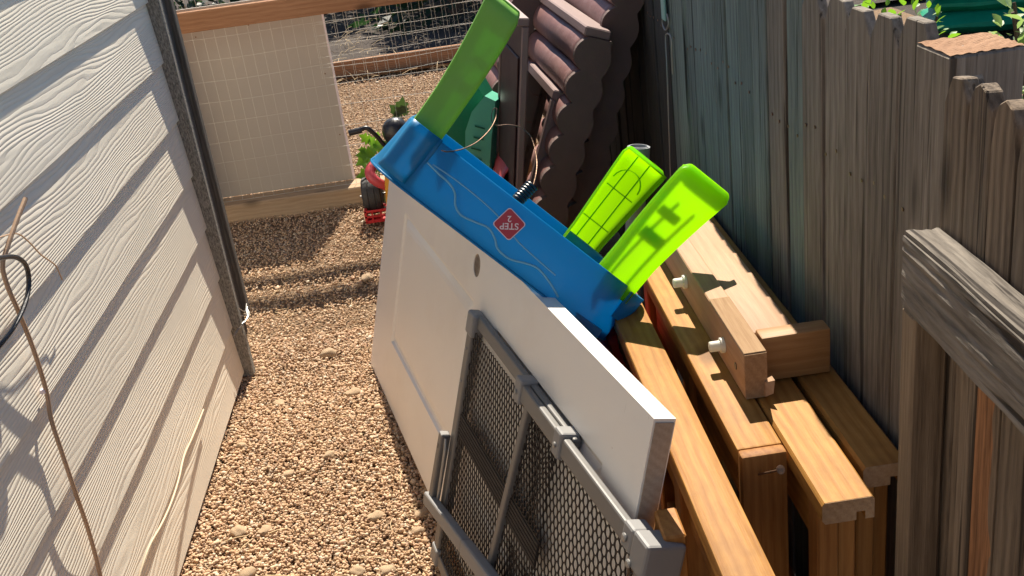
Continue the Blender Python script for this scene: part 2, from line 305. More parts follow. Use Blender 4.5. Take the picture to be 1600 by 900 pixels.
MT = dict(
    siding=m_siding(), pebble=m_pebble(),
    dirt=m_ground('packed earth', (0.23, 0.15, 0.095), (0.33, 0.225, 0.14)),
    bed=m_ground('gravel fines', (0.26, 0.17, 0.105), (0.42, 0.29, 0.18), 120),
    soil=m_ground('dark mulch', (0.055, 0.043, 0.038), (0.12, 0.10, 0.085), 22),
    stone=m_plain('pale field stone', (0.44, 0.315, 0.20), 0.9, var=0.3, bump=0.5, scale=40, spec=0.2),
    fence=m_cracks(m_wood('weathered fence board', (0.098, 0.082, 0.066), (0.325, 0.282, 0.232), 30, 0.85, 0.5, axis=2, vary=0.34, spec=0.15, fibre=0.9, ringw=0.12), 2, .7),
    fence_flare=m_cracks(m_wood('weathered fence board with flare tint', (0.080, 0.092, 0.084), (0.25, 0.295, 0.265), 30, 0.85, 0.6, axis=2, vary=0.3, spec=0.15, fibre=0.8, ringw=0.10)),  # greenish tint on the middle pickets, partly imitating lens flare
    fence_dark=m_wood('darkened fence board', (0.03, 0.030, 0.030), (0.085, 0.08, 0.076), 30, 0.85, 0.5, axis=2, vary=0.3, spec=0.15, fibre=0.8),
    gatewood=m_cracks(m_wood('rough weathered gate board', (0.050, 0.034, 0.023), (0.29, 0.22, 0.155), 34, 0.8, 0.9, axis=2, vary=0.36, spec=0.2, fibre=0.55, ringw=0.16)),
    gatewood2=m_wood('brown gate stile', (0.10, 0.068, 0.042), (0.31, 0.23, 0.152), 34, 0.8, 0.5, axis=2, vary=0.2, spec=0.2, ringw=0.08),
    redwood=m_redwood(),
    rail=m_cracks(m_wood('silver grey gate rail', (0.045, 0.038, 0.032), (0.30, 0.26, 0.215), 34, 0.85, 0.9, axis=0, knots=False, vary=0.1, spec=0.2, fibre=0.5, ringw=0.10), 0, .9),
    postend=m_wood('sawn post end grain', (0.20, 0.105, 0.060), (0.40, 0.24, 0.145), 60, 0.9, 0.6, axis=2, vary=0.1, knots=False, spec=0.15),
    timber=m_wood('oiled pine', (0.26, 0.108, 0.021), (0.455, 0.232, 0.060), 22, 0.56, 0.2, axis=1, vary=0.25, spec=0.16, ringw=.22, dirt=(0.17, 0.078, 0.022)),
    timber_v=m_wood('oiled pine upright', (0.22, 0.085, 0.020), (0.41, 0.195, 0.055), 22, 0.6, 0.10, axis=2, vary=0.3, spec=0.2),
    timber_pale=m_wood('bare pine', (0.30, 0.165, 0.088), (0.46, 0.295, 0.178), 20, 0.6, 0.15, axis=1, vary=0.12, spec=0.2, ringw=0.12, dirt=(0.33, 0.21, 0.12)),
    timber_x=m_wood('bare pine block', (0.27, 0.125, 0.042), (0.45, 0.25, 0.10), 22, 0.55, 0.12, axis=0, vary=0.1, spec=0.3),
    endgrain=m_wood('cut end grain', (0.27, 0.165, 0.09), (0.44, 0.30, 0.175), 22, 0.9, 0.3, axis=1, knots=False, vary=0.1, spec=0.15, ringw=.12),
    lumber=m_wood('rough sawn lumber', (0.25, 0.115, 0.055), (0.44, 0.235, 0.125), 24, 0.8, 0.3, axis=0, vary=0.15, spec=0.2),
    lumber_pale=m_wood('pale landscape timber', (0.33, 0.225, 0.135), (0.52, 0.385, 0.255), 24, 0.85, 0.3, axis=0, vary=0.1, spec=0.2),
    trim=m_speckle('weathered grey trim', (0.10, 0.095, 0.082), (0.34, 0.32, 0.28)),
    greyboard=m_wood('weathered grey board', (0.055, 0.050, 0.044), (0.20, 0.18, 0.155), 34, 0.85, 0.6, axis=2, vary=0.2, spec=0.15),
    board=m_plain('beige fibre panel', (0.42, 0.375, 0.325), 0.7, var=0.06, bump=0.1, scale=4),
    door=m_plain('white painted door skin', (0.80, 0.765, 0.71), 0.34, var=0.03, bump=0.03, scale=3, dirt=(0.66, 0.60, 0.53), spec=0.5),
    dooredge=m_wood('bare door edge', (0.28, 0.215, 0.165), (0.44, 0.36, 0.285), 24, 0.8, 0.2, axis=1, knots=False, vary=0.1),
    gatemetal=m_plain('grey powder coated metal', (0.165, 0.158, 0.15), 0.45, 0.2, var=0.10, bump=0.05, scale=14, spec=0.35),
    gateplastic=m_plain('grey moulded plastic', (0.225, 0.22, 0.215), 0.5, var=0.08, bump=0.05, spec=0.35),
    mesh=m_plain('dark plastic mesh', (0.028, 0.022, 0.019), 0.6, var=0.1, bump=0.03, spec=0.2),
    blue=m_plastic('blue moulded plastic', (0.007, 0.205, 0.42), (0.0, 0.50, 0.85), 0.38, 0.33, (0.016, 0.26, 0.49)),
    bluewave=m_plastic('pale blue plastic', (0.16, 0.48, 0.66), (0.06, 0.5, 0.9), 0.15, 0.35),
    lime=m_plastic('lime moulded plastic', (0.17, 0.44, 0.008), (0.66, 1.0, 0.0), 0.72, 0.35, (0.21, 0.49, 0.014)),
    lime_shaded=m_plastic('lime plastic toned as shaded', (0.19, 0.46, 0.055), (0.20, 0.6, 0.03), 0.25, 0.42, (0.22, 0.50, 0.075)),  # same plastic as the other legs, its shade and missing glow put into the colour
    limerib=m_plastic('lime plastic rib', (0.15, 0.42, 0.008), (0.5, 0.95, 0.0), 0.6, 0.35),
    stick=m_plain('red sticker', (0.38, 0.012, 0.035), 0.35, var=0.04, bump=0.0),
    white=m_plain('white print', (0.72, 0.62, 0.66), 0.4, var=0.02, bump=0.0),
    brown=m_plain('brown moulded plastic', (0.225, 0.108, 0.097), 0.55, var=0.2, bump=0.3, scale=20, dirt=(0.36, 0.24, 0.215), fine=60),
    brown_flat=m_plain('smooth brown plastic', (0.042, 0.016, 0.015), 0.55, var=0.12, bump=0.1, scale=12, spec=0.25),
    brown_pale=m_plain('dusty mauve plastic', (0.21, 0.132, 0.118), 0.55, var=0.15, bump=0.2, scale=14),
    brown_end=m_plain('dusty grey brown plastic', (0.122, 0.074, 0.062), 0.7, var=0.25, bump=0.2, scale=18),
    teal=m_plastic('green moulded plastic', (0.006, 0.16, 0.085), (0.0, 0.3, 0.14), 0.25, 0.4),
    teal_sunlit=m_plain('green plastic toned as sunlit', (0.11, 0.50, 0.33), 0.45, var=0.15, bump=0.1),  # lighter copy of the chair's green, sunlight painted into the colour
    red=m_plain('red moulded plastic', (0.50, 0.018, 0.022), 0.4, var=0.15, bump=0.05),
    redfade=m_plain('faded red plastic', (0.55, 0.07, 0.085), 0.4, var=0.2, bump=0.05),
    yellow=m_plain('yellow plastic', (0.68, 0.34, 0.03), 0.4, var=0.1, bump=0.05),
    orange=m_plain('orange cord', (0.75, 0.22, 0.02), 0.6),
    black=m_plain('black plastic', (0.02, 0.02, 0.023), 0.35, var=0.2, bump=0.1),
    rubber=m_plain('black rubber', (0.035, 0.034, 0.034), 0.6, var=0.25, bump=0.2),
    pvc=m_plain('grey pvc', (0.30, 0.315, 0.34), 0.4, var=0.1, bump=0.05),
    steel=m_plain('galvanised wire', (0.33, 0.32, 0.30), 0.45, 0.6, var=0.1, bump=0.1),
    rust=m_plain('dull bronze screw', (0.23, 0.14, 0.09), 0.45, 0.8, var=0.3, bump=0.2),
    wirefence=m_plain('weathered fence wire', (0.46, 0.44, 0.40), 0.45, 0.4, var=0.1, bump=0.1),
    capwhite=m_plastic('translucent white plastic', (0.72, 0.70, 0.62), (0.8, 0.78, 0.66), 0.35, 0.35),
    cable=m_plain('tan cable jacket', (0.40, 0.255, 0.155), 0.55, var=0.12, bump=0.1),
    palecable=m_plain('cream cable jacket', (0.50, 0.40, 0.27), 0.6, var=0.1, bump=0.1),
    bag=m_plain('glossy green bag', (0.006, 0.235, 0.13), 0.45, var=0.35, bump=0.25, scale=9, spec=0.2, fine=40),
    hooktape=m_plain('pale teal tape', (0.23, 0.42, 0.39), 0.5),
    leaf=m_leaf('fresh leaf', (0.05, 0.15, 0.015), (0.12, 0.26, 0.03), (0.3, 0.6, 0.03)),
    leafdark=m_leaf('dark weed leaf', (0.015, 0.035, 0.012), (0.03, 0.06, 0.02), (0.06, 0.12, 0.02)),
    leafpale=m_leaf('variegated leaf', (0.10, 0.20, 0.04), (0.55, 0.62, 0.38), (0.4, 0.6, 0.15)),
    needle=m_leaf('dark conifer needle', (0.008, 0.022, 0.012), (0.022, 0.05, 0.026), (0.03, 0.08, 0.02)),
    bark=m_plain('bark', (0.10, 0.065, 0.045), 0.95, var=0.4, bump=0.8, scale=30),
    roof=m_plain('roof felt', (0.10, 0.09, 0.085), 0.9, var=0.2, bump=0.3),
    straw=m_plain('dry straw', (0.50, 0.37, 0.21), 0.8, var=0.2),
)

# ------------------------------------------------------------------ ground and gravel
def gh(x, y): # gentle mounds in the gravel
    return 0.019*mnoise.noise(Vector((x*2.3, y*2.3, 0.3)))+0.006*mnoise.noise(Vector((x*7, y*7, 4.1)))
MB().add([(-400, -400, -0.06), (400, -400, -0.06), (400, 900, -0.06), (-400, 900, -0.06)], [(0, 1, 2, 3)]).build('ground', MT['dirt'])['kind'] = 'structure'
o = MB().grid(lambda u, v: (-3.2+u*6.6, 0.2+v*8.1, gh(-3.2+u*6.6, 0.2+v*8.1)-0.012), 130, 160).build('gravel_path', MT['bed'], smooth=True); o['kind'] = 'structure'
o = MB().grid(lambda u, v: (-9+u*20, 7.9+v*10, 0.03+0.05*mnoise.noise(Vector((u*22, v*12, 0)))), 60, 40).build('soil_bed', MT['soil'], smooth=True); o['kind'] = 'structure'

def pebbles(name, N, xr, yr, smin, smax, lo=False, z=0.0, big=0.01, mask=None):
    if lo:
        bv = np.array([(1, 0, 0), (-1, 0, 0), (0, 1, 0), (0, -1, 0), (0, 0, 1), (0, 0, -1)], float)
        bf = np.array([(0, 2, 4), (2, 1, 4), (1, 3, 4), (3, 0, 4), (2, 0, 5), (1, 2, 5), (3, 1, 5), (0, 3, 5)])
    else:
        bm = bmesh.new(); bmesh.ops.create_icosphere(bm, subdivisions=1, radius=1); bm.verts.ensure_lookup_table()
        bv = np.array([v.co[:] for v in bm.verts]); bf = np.array([[v.index for v in f.verts] for f in bm.faces]); bm.free()
    x = rng.uniform(*xr, N); y = rng.uniform(*yr, N)
    if mask is not None: k = mask(x, y); x, y = x[k], y[k]; N = len(x)
    s = smin+(smax-smin)*rng.random(N)**2.2
    bigm = rng.random(N) < big; s[bigm] *= rng.uniform(1.4, 2.0, bigm.sum())
    zz = np.array([gh(a, b) for a, b in zip(x, y)])+z+rng.uniform(-0.006, 0.006, N)
    q = rng.normal(size=(N, 4)); q /= np.linalg.norm(q, axis=1)[:, None]
    a, b, c, d = q.T
    Rm = np.stack([1-2*(c*c+d*d), 2*(b*c-a*d), 2*(b*d+a*c), 2*(b*c+a*d), 1-2*(b*b+d*d), 2*(c*d-a*b), 2*(b*d-a*c), 2*(c*d+a*b), 1-2*(b*b+c*c)], 1).reshape(N, 3, 3)
    sc = np.stack([rng.uniform(.8, 1.35, N), rng.uniform(.65, 1.0, N), rng.uniform(.5, .85, N)], 1)
    V = bv[None]*sc[:, None]*rng.uniform(.75, 1.22, (N, len(bv), 1))
    V = np.einsum('nij,nvj->nvi', Rm, V)*s[:, None, None]*0.5
    V[:, :, 2] *= 0.8
    V += np.stack([x, y, zz], 1)[:, None]
    nv = len(bv); F = (bf[None]+(np.arange(N)*nv)[:, None, None]).reshape(-1)
    me = bpy.data.meshes.new(name); me.vertices.add(N*nv); me.vertices.foreach_set('co', V.reshape(-1))
    nf = N*len(bf); me.loops.add(nf*3); me.loops.foreach_set('vertex_index', F.astype(np.int32))
    me.polygons.add(nf); me.polygons.foreach_set('loop_start', np.arange(nf, dtype=np.int32)*3)
    me.update(calc_edges=True); me.materials.append(MT['pebble'])
    o = bpy.data.objects.new(name, me); link(o, I()); o['kind'] = 'stuff'; return o
o = pebbles('gravel', 98000, (-0.90, 0.22), (1.0, 3.5), 0.0062, 0.0150, big=0.012)
tag(o, 'tan pea gravel covering the narrow side yard', 'gravel')
o = pebbles('gravel', 30000, (-1.5, 0.5), (3.5, 5.05), 0.009, 0.017, lo=True, big=0.012, mask=lambda x, y: rng.random(len(x)) < 0.95)
tag(o, 'tan pea gravel in front of the wire fence', 'gravel')
o = pebbles('gravel', 34000, (-1.7, 1.6), (5.1, 8.0), 0.011, 0.022, lo=True)
tag(o, 'sunlit gravel yard beyond the wire fence', 'gravel')

# larger stones lying loose on the gravel
def stone_mesh(seed, flat):
    bm = bmesh.new(); bmesh.ops.create_icosphere(bm, subdivisions=3, radius=1)
    for v in bm.verts:
        n = mnoise.noise(v.co*1.3+Vector((seed*3.1, 0, 0)))*0.35+mnoise.noise(v.co*3.5+Vector((seed*7.7, 2, 0)))*0.12
        v.co = Vector((v.co.x*1.25, v.co.y*0.9, v.co.z*flat))*(1+n)
    m = MB(); m.bm(bm); return m.mesh('stone', MT['stone'], True, False)
stones = [(-0.722, 2.315, .021, 'brown rounded stone nearest the shed wall in the gravel'), (-0.653, 2.309, .017, 'reddish rounded stone right of the brown one in the gravel'),
          (-0.672, 2.12, .020, 'angular cream stone at the near end of the path'), (-0.695, 2.085, .021, 'flat pale stone beside the angular cream stone'),
          (-0.672, 2.05, .024, 'broad flat stone at the bottom edge of the picture'), (-0.40, 2.09, .018, 'pale peach stone in the sunny gravel left of the door shadow'),
          (-0.36, 2.30, .019, 'upright whitish stone left of the door shadow'), (-0.252, 2.21, .015, 'white stone at the edge of the door shadow'),
          (-0.325, 2.075, .018, 'cream stone near the pet gate foot in the gravel'), (-0.22, 2.37, .018, 'grey stone in the shadow under the door'),
          (-0.237, 2.28, .017, 'light stone in the door shadow above the pet gate foot'), (-0.455, 2.98, .022, 'broad pale stone by the far end of the door'),
          (-0.56, 3.30, .026, 'flat tan chip of stone in the middle of the path'), (-0.70, 3.0, .020, 'long flat stone near the shed corner'),
          (-0.505, 2.62, .017, 'dull tan stone in the middle of the path'), (-0.45, 3.95, .026, 'pale stone in the far band of shadow'),
          (-0.62, 2.55, .015, 'small cream stone midway along the sunny path'), (-0.78, 2.75, .014, 'small pale stone close to the foot of the shed')]
sm = [stone_mesh(i, f) for i, f in enumerate((.62, .5, .75, .4, .55))]
for i, (x, y, s, lab) in enumerate(stones):
    o = bpy.data.objects.new('stone', sm[i % 5]); M = Matrix.Translation((x, y, gh(x, y)+s*0.22)) @ Matrix.Rotation(random.uniform(0, 6.28), 4, 'Z') @ Matrix.Diagonal((s, s, s, 1))
    link(o, M); tag(o, lab, 'stone', 'loose larger stones on the gravel path')

m = MB()
for k in range(70):
    x = random.uniform(-.82, -.1) if k % 2 else random.choice((random.uniform(-.83, -.72), random.uniform(-.35, -.2))); y = random.uniform(1.9, 4.6); a = random.uniform(0, 6.28); l = random.uniform(.012, .035)
    p = Vector((x, y, gh(x, y)+.006)); d = Vector((math.cos(a), math.sin(a), random.uniform(-.05, .15)))*l
    m.tube([p-d, p+Vector((random.uniform(-.004, .004), 0, .003)), p+d], random.uniform(.0008, .0018), 4, cap=False)
tag(m.build('litter', MT['straw'], fix=False), 'dry stalks and bits of straw scattered on the gravel path', 'litter', kind='stuff')

# ------------------------------------------------------------------ shed
SX, SY = -0.8415, 3.222
shed = thing('shed', 'cream shed with embossed lap siding along the left of the path', 'shed', (-2.0, 1.0, 0))
MB().box(-3.2, SX-0.03, -1.6, SY-0.0, 0.03, 2.3).build('wall', MT['siding'], shed)
EXP = 0.178
zs = [0.02, 0.02+0.172]+[0.192+EXP*k for k in range(1, 12)]
for i in range(len(zs)-1):
    z0, z1 = zs[i], zs[i+1]+0.02
    t = 0.0105
    m = MB(); m.box(-t, 0, -1.6-1.0, SY-1.0, z0, z1, bev=0.0012)
    # lean each board: butt edge out, top edge in
    m.v = [(x-(z-z0)/(z1-z0)*t*0.98, y, z) for x, y, z in m.v]
    m.build('siding_plank', MT['siding'], shed, Matrix.Translation((SX, 1.0, 0)))
MB().box(SX-0.02, SX+0.030, SY+0.002, SY+0.040, 0.0, 2.3, bev=0.003).build('corner_trim', MT['trim'], shed)
MB().box(-3.2, SX-0.02, SY-0.002, SY+0.012, 0.05, 2.3).build('end_wall', MT['siding'], shed)
MB().add([(-3.4, -1.8, 2.30), (SX+0.02, -1.8, 2.30), (SX+0.02, SY+0.05, 2.30), (-3.4, SY+0.05, 2.30), (-3.4, -1.8, 2.36), (SX+0.02, -1.8, 2.36), (SX+0.02, SY+0.05, 2.36), (-3.4, SY+0.05, 2.36)],
         [(0, 1, 2, 3), (4, 5, 6, 7), (0, 1, 5, 4), (1, 2, 6, 5), (2, 3, 7, 6), (3, 0, 4, 7)]).build('roof', MT['roof'], shed)
gb = thing('weathered_board', 'dark grey weathered board wired upright to the shed corner', 'board', (SX+.02, SY+.07, 0.1))
MB().box(SX-0.015, SX+0.026, SY+0.045, SY+0.085, 0.13, 2.25, bev=0.003).build('upright', MT['greyboard'], gb)
MB().box(SX+0.0, SX+0.043, SY+0.088, SY+0.125, 0.20, 2.25, bev=0.003).build('batten', MT['greyboard'], gb)
m = MB(); m.tube([(SX+.012, SY-.055, .185), (SX+.022, SY-.02, .19), (SX+.038, SY-.004, .2), (SX+.05, SY+.04, .205), (SX+.045, SY+.09, .2)], .0028, 6, sub=5)
for k in range(3): m.tube([(SX+.034, SY+.0-.002, .20+k*.03), (SX+.046, SY+.03, .205+k*.012), (SX+.044, SY+.085, .21+k*.012)], .0018, 6, sub=3)
m.build('wire_tie', MT['steel'], gb, smooth=True)

# cables on the shed wall (pixels of the photograph's cables turned into points on the wall)
F = 1631.11
def ray(px, py):
    return r2*((px-800)/F)+u2*(-(py-450)/F)+fwd
CO = Vector((0, 0, 1.60434))
def onx(px, py, x): d = ray(px, py); return CO+d*((x-CO.x)/d.x)
def ony(px, py, y): d = ray(px, py); return CO+d*((y-CO.y)/d.y)
def onz(px, py, z): d = ray(px, py); return CO+d*((z-CO.z)/d.z)
P = [onx(*q[:2], SX+q[2]) for q in ((40, 310, .05), (26, 345, .04), (12, 385, .03), (4, 415, .022), (12, 448, .02), (28, 485, .02), (52, 545, .018), (72, 610, .014), (80, 655, .012), (96, 705, .016), (118, 770, .018), (140, 835, .014), (158, 905, .012), (166, 960, .012))]
c = thing('tan_cable', 'tan cable with a cut end running down the shed wall', 'cable', P[-1])
MB().tube(P, .0042, 8, sub=6).build('jacket', MT['cable'], c, smooth=True)
MB().tube([P[0], P[0]+(P[0]-P[1]).normalized()*0.0015], .0032, 8).build('cut_end', MT['black'], c)
MB().box(-.004, .006, -.006, .006, -.004, .004, .001, Matrix.Translation(P[7]-Vector((.006, 0, 0)))).build('cable_clip', MT['white'], c)
P = [onx(*q[:2], SX+q[2]) for q in ((-25, 408, .05), (0, 403, .05), (25, 402, .05), (41, 416, .045), (45, 445, .04), (38, 478, .04), (22, 510, .035), (5, 533, .03), (-10, 550, .02))]
tag(MB().tube(P, .0045, 8, sub=6).build('black_cable', MT['black'], smooth=True), 'black cable looping out from the shed wall at left', 'cable')
P = [onx(*q[:2], SX+q[2]) for q in ((-10, 374, .03), (25, 365, .03), (45, 378, .03), (64, 398, .025), (85, 413, .02), (92, 425, .02), (97, 437, .015))]
tag(MB().tube(P, .0014, 6, sub=5).build('thin_wire', MT['cable'], smooth=True), 'thin stray wire sticking out beside the black cable', 'wire')
P = [onx(*q[:2], SX+q[2]) for q in ((318, 640, .006), (302, 680, .014), (288, 712, .028), (279, 750, .034), (267, 787, .036), (252, 820, .034), (235, 850, .03), (224, 880, .024), (214, 915, .016), (205, 960, .012))]
tag(MB().tube(P, .0027, 8, sub=6).build('cream_cable', MT['palecable'], smooth=True), 'cream cable sagging off the lowest siding boards', 'cable')

# ------------------------------------------------------------------ wire fence at the back
wf = thing('wire_fence', 'welded wire fence with timber rails across the end of the path', 'fence', (-.4, 4.95, 0))
MB().box(-1.9, 1.0, 4.865, 4.903, .93, 1.02, .003).build('top_rail', MT['lumber'], wf, Matrix.Translation((0, 0, 0)))
MB().box(-1.9, 1.0, 4.865, 4.903, 1.20, 1.35, .003).build('upper_rail', MT['lumber'], wf)
MB().box(-1.9, .60, 4.93, 5.075, -.04, .085, .006).build('sleeper', MT['lumber_pale'], wf)
for x in (-1.34, .28): MB().box(x, x+.09, 4.905, 4.975, 0.0, 1.5, .003).build('post', MT['lumber'], wf)
m = MB()
def wob(x, z, s): return 0.012*mnoise.noise(Vector((x*2.2, z*2.2, s)))
for lay, (y, z0, z1, x0, x1, dx, dz) in enumerate(((4.984, .09, 1.3, -1.5, .6, .0508, .0985), (4.995, .62, 1.3, -.6, .6, .0508, .0508))):
    x = x0
    while x < x1:
        m.tube([(x+wob(x, z0+(z1-z0)*k/8, lay)*(.6 if lay == 0 else 1), y+wob(x+9, z0+(z1-z0)*k/8, lay+5)*.8, z0+(z1-z0)*k/8) for k in range(9)], .0011, 4, cap=False); x += dx
    z = z0
    while z < z1:
        m.tube([(x0+(x1-x0)*k/24, y+.002+wob(x0+(x1-x0)*k/24+9, z, lay+5)*.8, z+wob(x0+(x1-x0)*k/24, z, lay+2)*(.8 if lay == 0 else 1.6)) for k in range(25)], .0012, 4, cap=False); z += dz
o = m.build('wire_mesh', MT['wirefence'], wf, smooth=True, fix=False); o['kind'] = 'stuff'
bp = thing('beige_panel', 'beige fibre board panel standing behind the wire fence', 'panel', (-1.1, 5.05, .03))
M = frame((-.555, 5.09, .085), (1, 0, 0), (0, 1, 0), (0, 0, 1))
MB().box(-1.2, 0, -.012, 0, 0, .925, .001).build('sheet', MT['board'], bp, M)
MB().box(0, .009, -.016, .004, 0, .925, .001).build('edge_strip', MT['white'], bp, M)
m = MB()
for px, py in ((306, 58), (388, 39), (480, 21), (508, 115), (531, 210)):
    q = ony(px, py, 5.076); m.lathe([(.0035, 0), (.0035, .002)], Matrix.Translation(q) @ Matrix.Rotation(R(90), 4, 'X'), 8)
o = m.build('screw_heads', MT['rust'], bp); o['kind'] = 'stuff'

# yard beyond
tag(MB().box(-1.5, 1.5, -.02, .02, 0, .14, .004).build('edging_board', MT['lumber'], None, frame((.4, 8.0, 0), (1, .02, 0), (-.02, 1, 0), (0, 0, 1))), 'brown edging board between the gravel yard and dark soil', 'board')
for x in (-1.9,): tag(MB().box(-.8, .8, -.02, .02, 0, .13, .004).build('edging_board', MT['lumber'], None, frame((x, 8.04, 0), (1, .0, 0), (0, 1, 0), (0, 0, 1))), 'second edging board further left behind the beige panel', 'board')
def conifer(x, y, h, rad, z0, lab):
    t = thing('conifer', lab, 'tree', (x, y, 0), 'dark evergreens beyond the yard')
    MB().tube([(x, y, 0), (x+.02, y, h*.5), (x, y, h*.97)], lambda s: .07*(1-s)+.008, 8).build('trunk', MT['bark'], t, smooth=True)
    m = MB(); V = []; Fc = []
    for k in range(int(2600*rad*h/2.4)):
        s = random.random()**1.5; z = z0+(h-z0)*s; rr = rad*(1-s)**.8*(0.35+0.65*math.sqrt(random.random()))*(1+.25*math.sin(z*9+x)); a = random.uniform(0, 6.283)
        c = Vector((x+rr*math.cos(a), y+rr*math.sin(a), z+random.gauss(0, .04)-rr*.15))
        d = Vector((math.cos(a), math.sin(a), random.uniform(-.7, .1))).normalized(); sd = d.orthogonal().normalized(); sd.rotate(Matrix.Rotation(random.uniform(0, 6.28), 3, d))
        l = random.uniform(.07, .17); wd = l*.22
        m.add([c-d*l*.5, c+sd*wd, c+d*l*.6, c-sd*wd], [(0, 1, 2, 3)])
    m.build('crown', MT['needle'], t, fix=False)
conifer(.15, 10.2, 2.6, .85, .05, 'dark evergreen just left of the green table leg, beyond the edging board')
conifer(1.6, 10.6, 3.0, 1.0, .05, 'dark evergreen hidden mostly behind the brown playhouse panels')
conifer(-1.1, 12.0, 3.8, 1.1, .5, 'taller evergreen farther back on the left')
conifer(.7, 12.8, 4.6, 1.3, .4, 'tallest evergreen at the back of the soil bed')
conifer(-2.9, 11.4, 3.4, 1.1, .3, 'evergreen behind the beige panel at far left')
conifer(3.2, 11.5, 3.6, 1.2, .3, 'evergreen at the back right of the yard')
m = MB()
for k in range(420):
    x = random.uniform(-1.2, .9); y = random.uniform(8.05, 10.4) if k % 3 else random.uniform(7.7, 8.15); a = random.uniform(0, 3.14); l = random.uniform(.04, .13)
    d = Vector((math.cos(a), math.sin(a), random.uniform(-.1, .5)))*l; p = Vector((x, y, .07 if y > 8 else .02)); m.tube([p, p+d*.5+Vector((0, 0, .01)), p+d], .0025, 3, cap=False)
tag(m.build('straw', MT['straw'], fix=False), 'scattered dry straw on the dark soil beyond the yard', 'straw', kind='stuff')

# plants by the wire fence
def lobed_leaf(m, base, d, n, L, lobes=True):
    d = d.normalized(); n = (n-d*n.dot(d)).normalized(); s = d.cross(n)
    out = [(0, 0), (.12, .16), (.30, .42), (.42, .22), (.62, .40), (.70, .18), (1, 0)] if lobes else [(0, 0), (.2, .2), (.5, .3), (.8, .17), (1, 0)]
    pts = [base+d*L*a+s*L*b+n*L*.10*math.sin(a*3) for a, b in out]; pts2 = [base+d*L*a-s*L*b+n*L*.10*math.sin(a*3) for a, b in out[1:-1]]
    mid = [base+d*L*a+n*L*(.10*math.sin(a*3)-.05) for a, b in out[1:-1]]
    k = len(out); v = pts+pts2+mid; f = []
    P_ = [0]+list(range(1, k-1))+[k-1]; Mi = lambda i: k+(k-2)+i-1; Lw = lambda i: k+i-1
    f.append((0, 1, Mi(1))); f.append((0, Mi(1), Lw(1)))
    for i in range(1, k-2): f.append((i, i+1, Mi(i+1), Mi(i))); f.append((Lw(i), Mi(i), Mi(i+1), Lw(i+1)))
    f.append((k-2, k-1, Mi(k-2))); f.append((Lw(k-2), Mi(k-2), k-1)); m.add(v, f)
wd = thing('weed', 'bright green leafy weed growing by the toy tricycle', 'plant', (-.40, 4.86, 0))
stem = [(-.40, 4.86, .02), (-.405, 4.86, .15), (-.40, 4.87, .26), (-.42, 4.86, .36)]
MB().tube(stem, .003, 6, sub=3).build('stem', MT['leaf'], wd, smooth=True)
for (px, py, L, ax, az) in ((575, 240, .10, -1, .1), (583, 232, .10, .9, .25), (568, 246, .085, -1, -.3), (567, 222, .07, -.7, .7), (582, 226, .06, .6, .5), (575, 271, .10, -1, .0), (592, 247, .06, .8, -.2), (587, 222, .05, .4, -.4), (562, 236, .05, -.8, .3), (578, 252, .06, -.5, -.5), (588, 262, .05, .5, -.2), (570, 258, .05, -.9, -.2), (580, 216, .045, -.4, .9), (594, 236, .05, .9, .4)):
    m = MB(); lobed_leaf(m, ony(px+(12 if ax < 0 else -6), py, 4.83), Vector((ax, -.25, az)), Vector((0, -.8, .6)), L); m.build('leaf', MT['leaf'], wd, smooth=True, fix=False)
wd = thing('weed', 'dark spiky weed rising from the gravel beyond the wire fence', 'plant', (-.33, 5.6, 0))
b0 = ony(627, 178, 5.75)
MB().tube([(b0.x, b0.y, .02), b0], .004, 6).build('stem', MT['leafdark'], wd)
for ax, az, L in ((-.75, .75, .085), (.25, 1, .10), (.8, .1, .05), (-.9, .2, .06), (.5, .7, .07), (-.7, -.2, .06)):
    m = MB(); lobed_leaf(m, b0, Vector((ax, .1, az)), Vector((0, -1, .2)), L); m.build('leaf', MT['leafdark'], wd, smooth=True, fix=False)

# ------------------------------------------------------------------ toy tricycle at the far end
tr = thing('toy_tricycle', 'red and black toy tricycle parked by the wire fence', 'toy tricycle', (-.4, 4.72, 0))
wc = Vector((-.437, 4.70, .108)); MW = Matrix.Translation(wc) @ Matrix.Rotation(R(90), 4, 'Y') 
wh = MB().lathe([(.040, -.045), (.076, -.045), (.085, -.038), (.088, -.02), (.085, -.016), (.088, -.012), (.088, .012), (.085, .016), (.088, .02), (.085, .038), (.076, .045), (.040, .045)], MW, 28).build('wheel', MT['rubber'], tr, smooth=30)
MB().lathe([(.012, -.052), (.045, -.047), (.045, .047), (.012, .052)], MW, 20).build('rim', MT['black'], wh, smooth=30)
MB().tube([wc+Vector((-.06, 0, 0)), wc+Vector((.10, 0, 0))], .006, 8).build('axle', MT['steel'], tr)
MB().tube([wc+Vector((.062, 0, 0)), wc+Vector((.075, -.03, -.04)), wc+Vector((.08, -.07, -.07))], .006, 8, sub=4).build('crank', MT['black'], tr)
pc = Vector((-.425, 4.61, .045)); m = MB()
m.box(-.055, .055, -.035, .035, -.022, -.016, .001, Matrix.Translation(pc)); 
for a in (-.05, .05): m.box(a-.006, a+.006, -.037, .037, -.03, .03, .002, Matrix.Translation(pc))
for z in (-.026, 0, .026): m.box(-.055, .055, -.037, -.03, z-.005, z+.005, .001, Matrix.Translation(pc)); m.box(-.055, .055, .03, .037, z-.005, z+.005, .001, Matrix.Translation(pc))
for a in (-.02, .02): m.box(a-.004, a+.004, -.036, -.031, -.03, .03, .001, Matrix.Translation(pc))
m.build('pedal', MT['red'], tr)
MB().tube([(-.345, 4.62, .155), (-.40, 4.60, .20), (-.425, 4.62, .235), (-.405, 4.66, .262), (-.35, 4.70, .272), (-.28, 4.74, .27)], lambda s: .019+.006*math.sin(s*3.14), 12, sub=5).build('fender', MT['redfade'], tr, smooth=True)
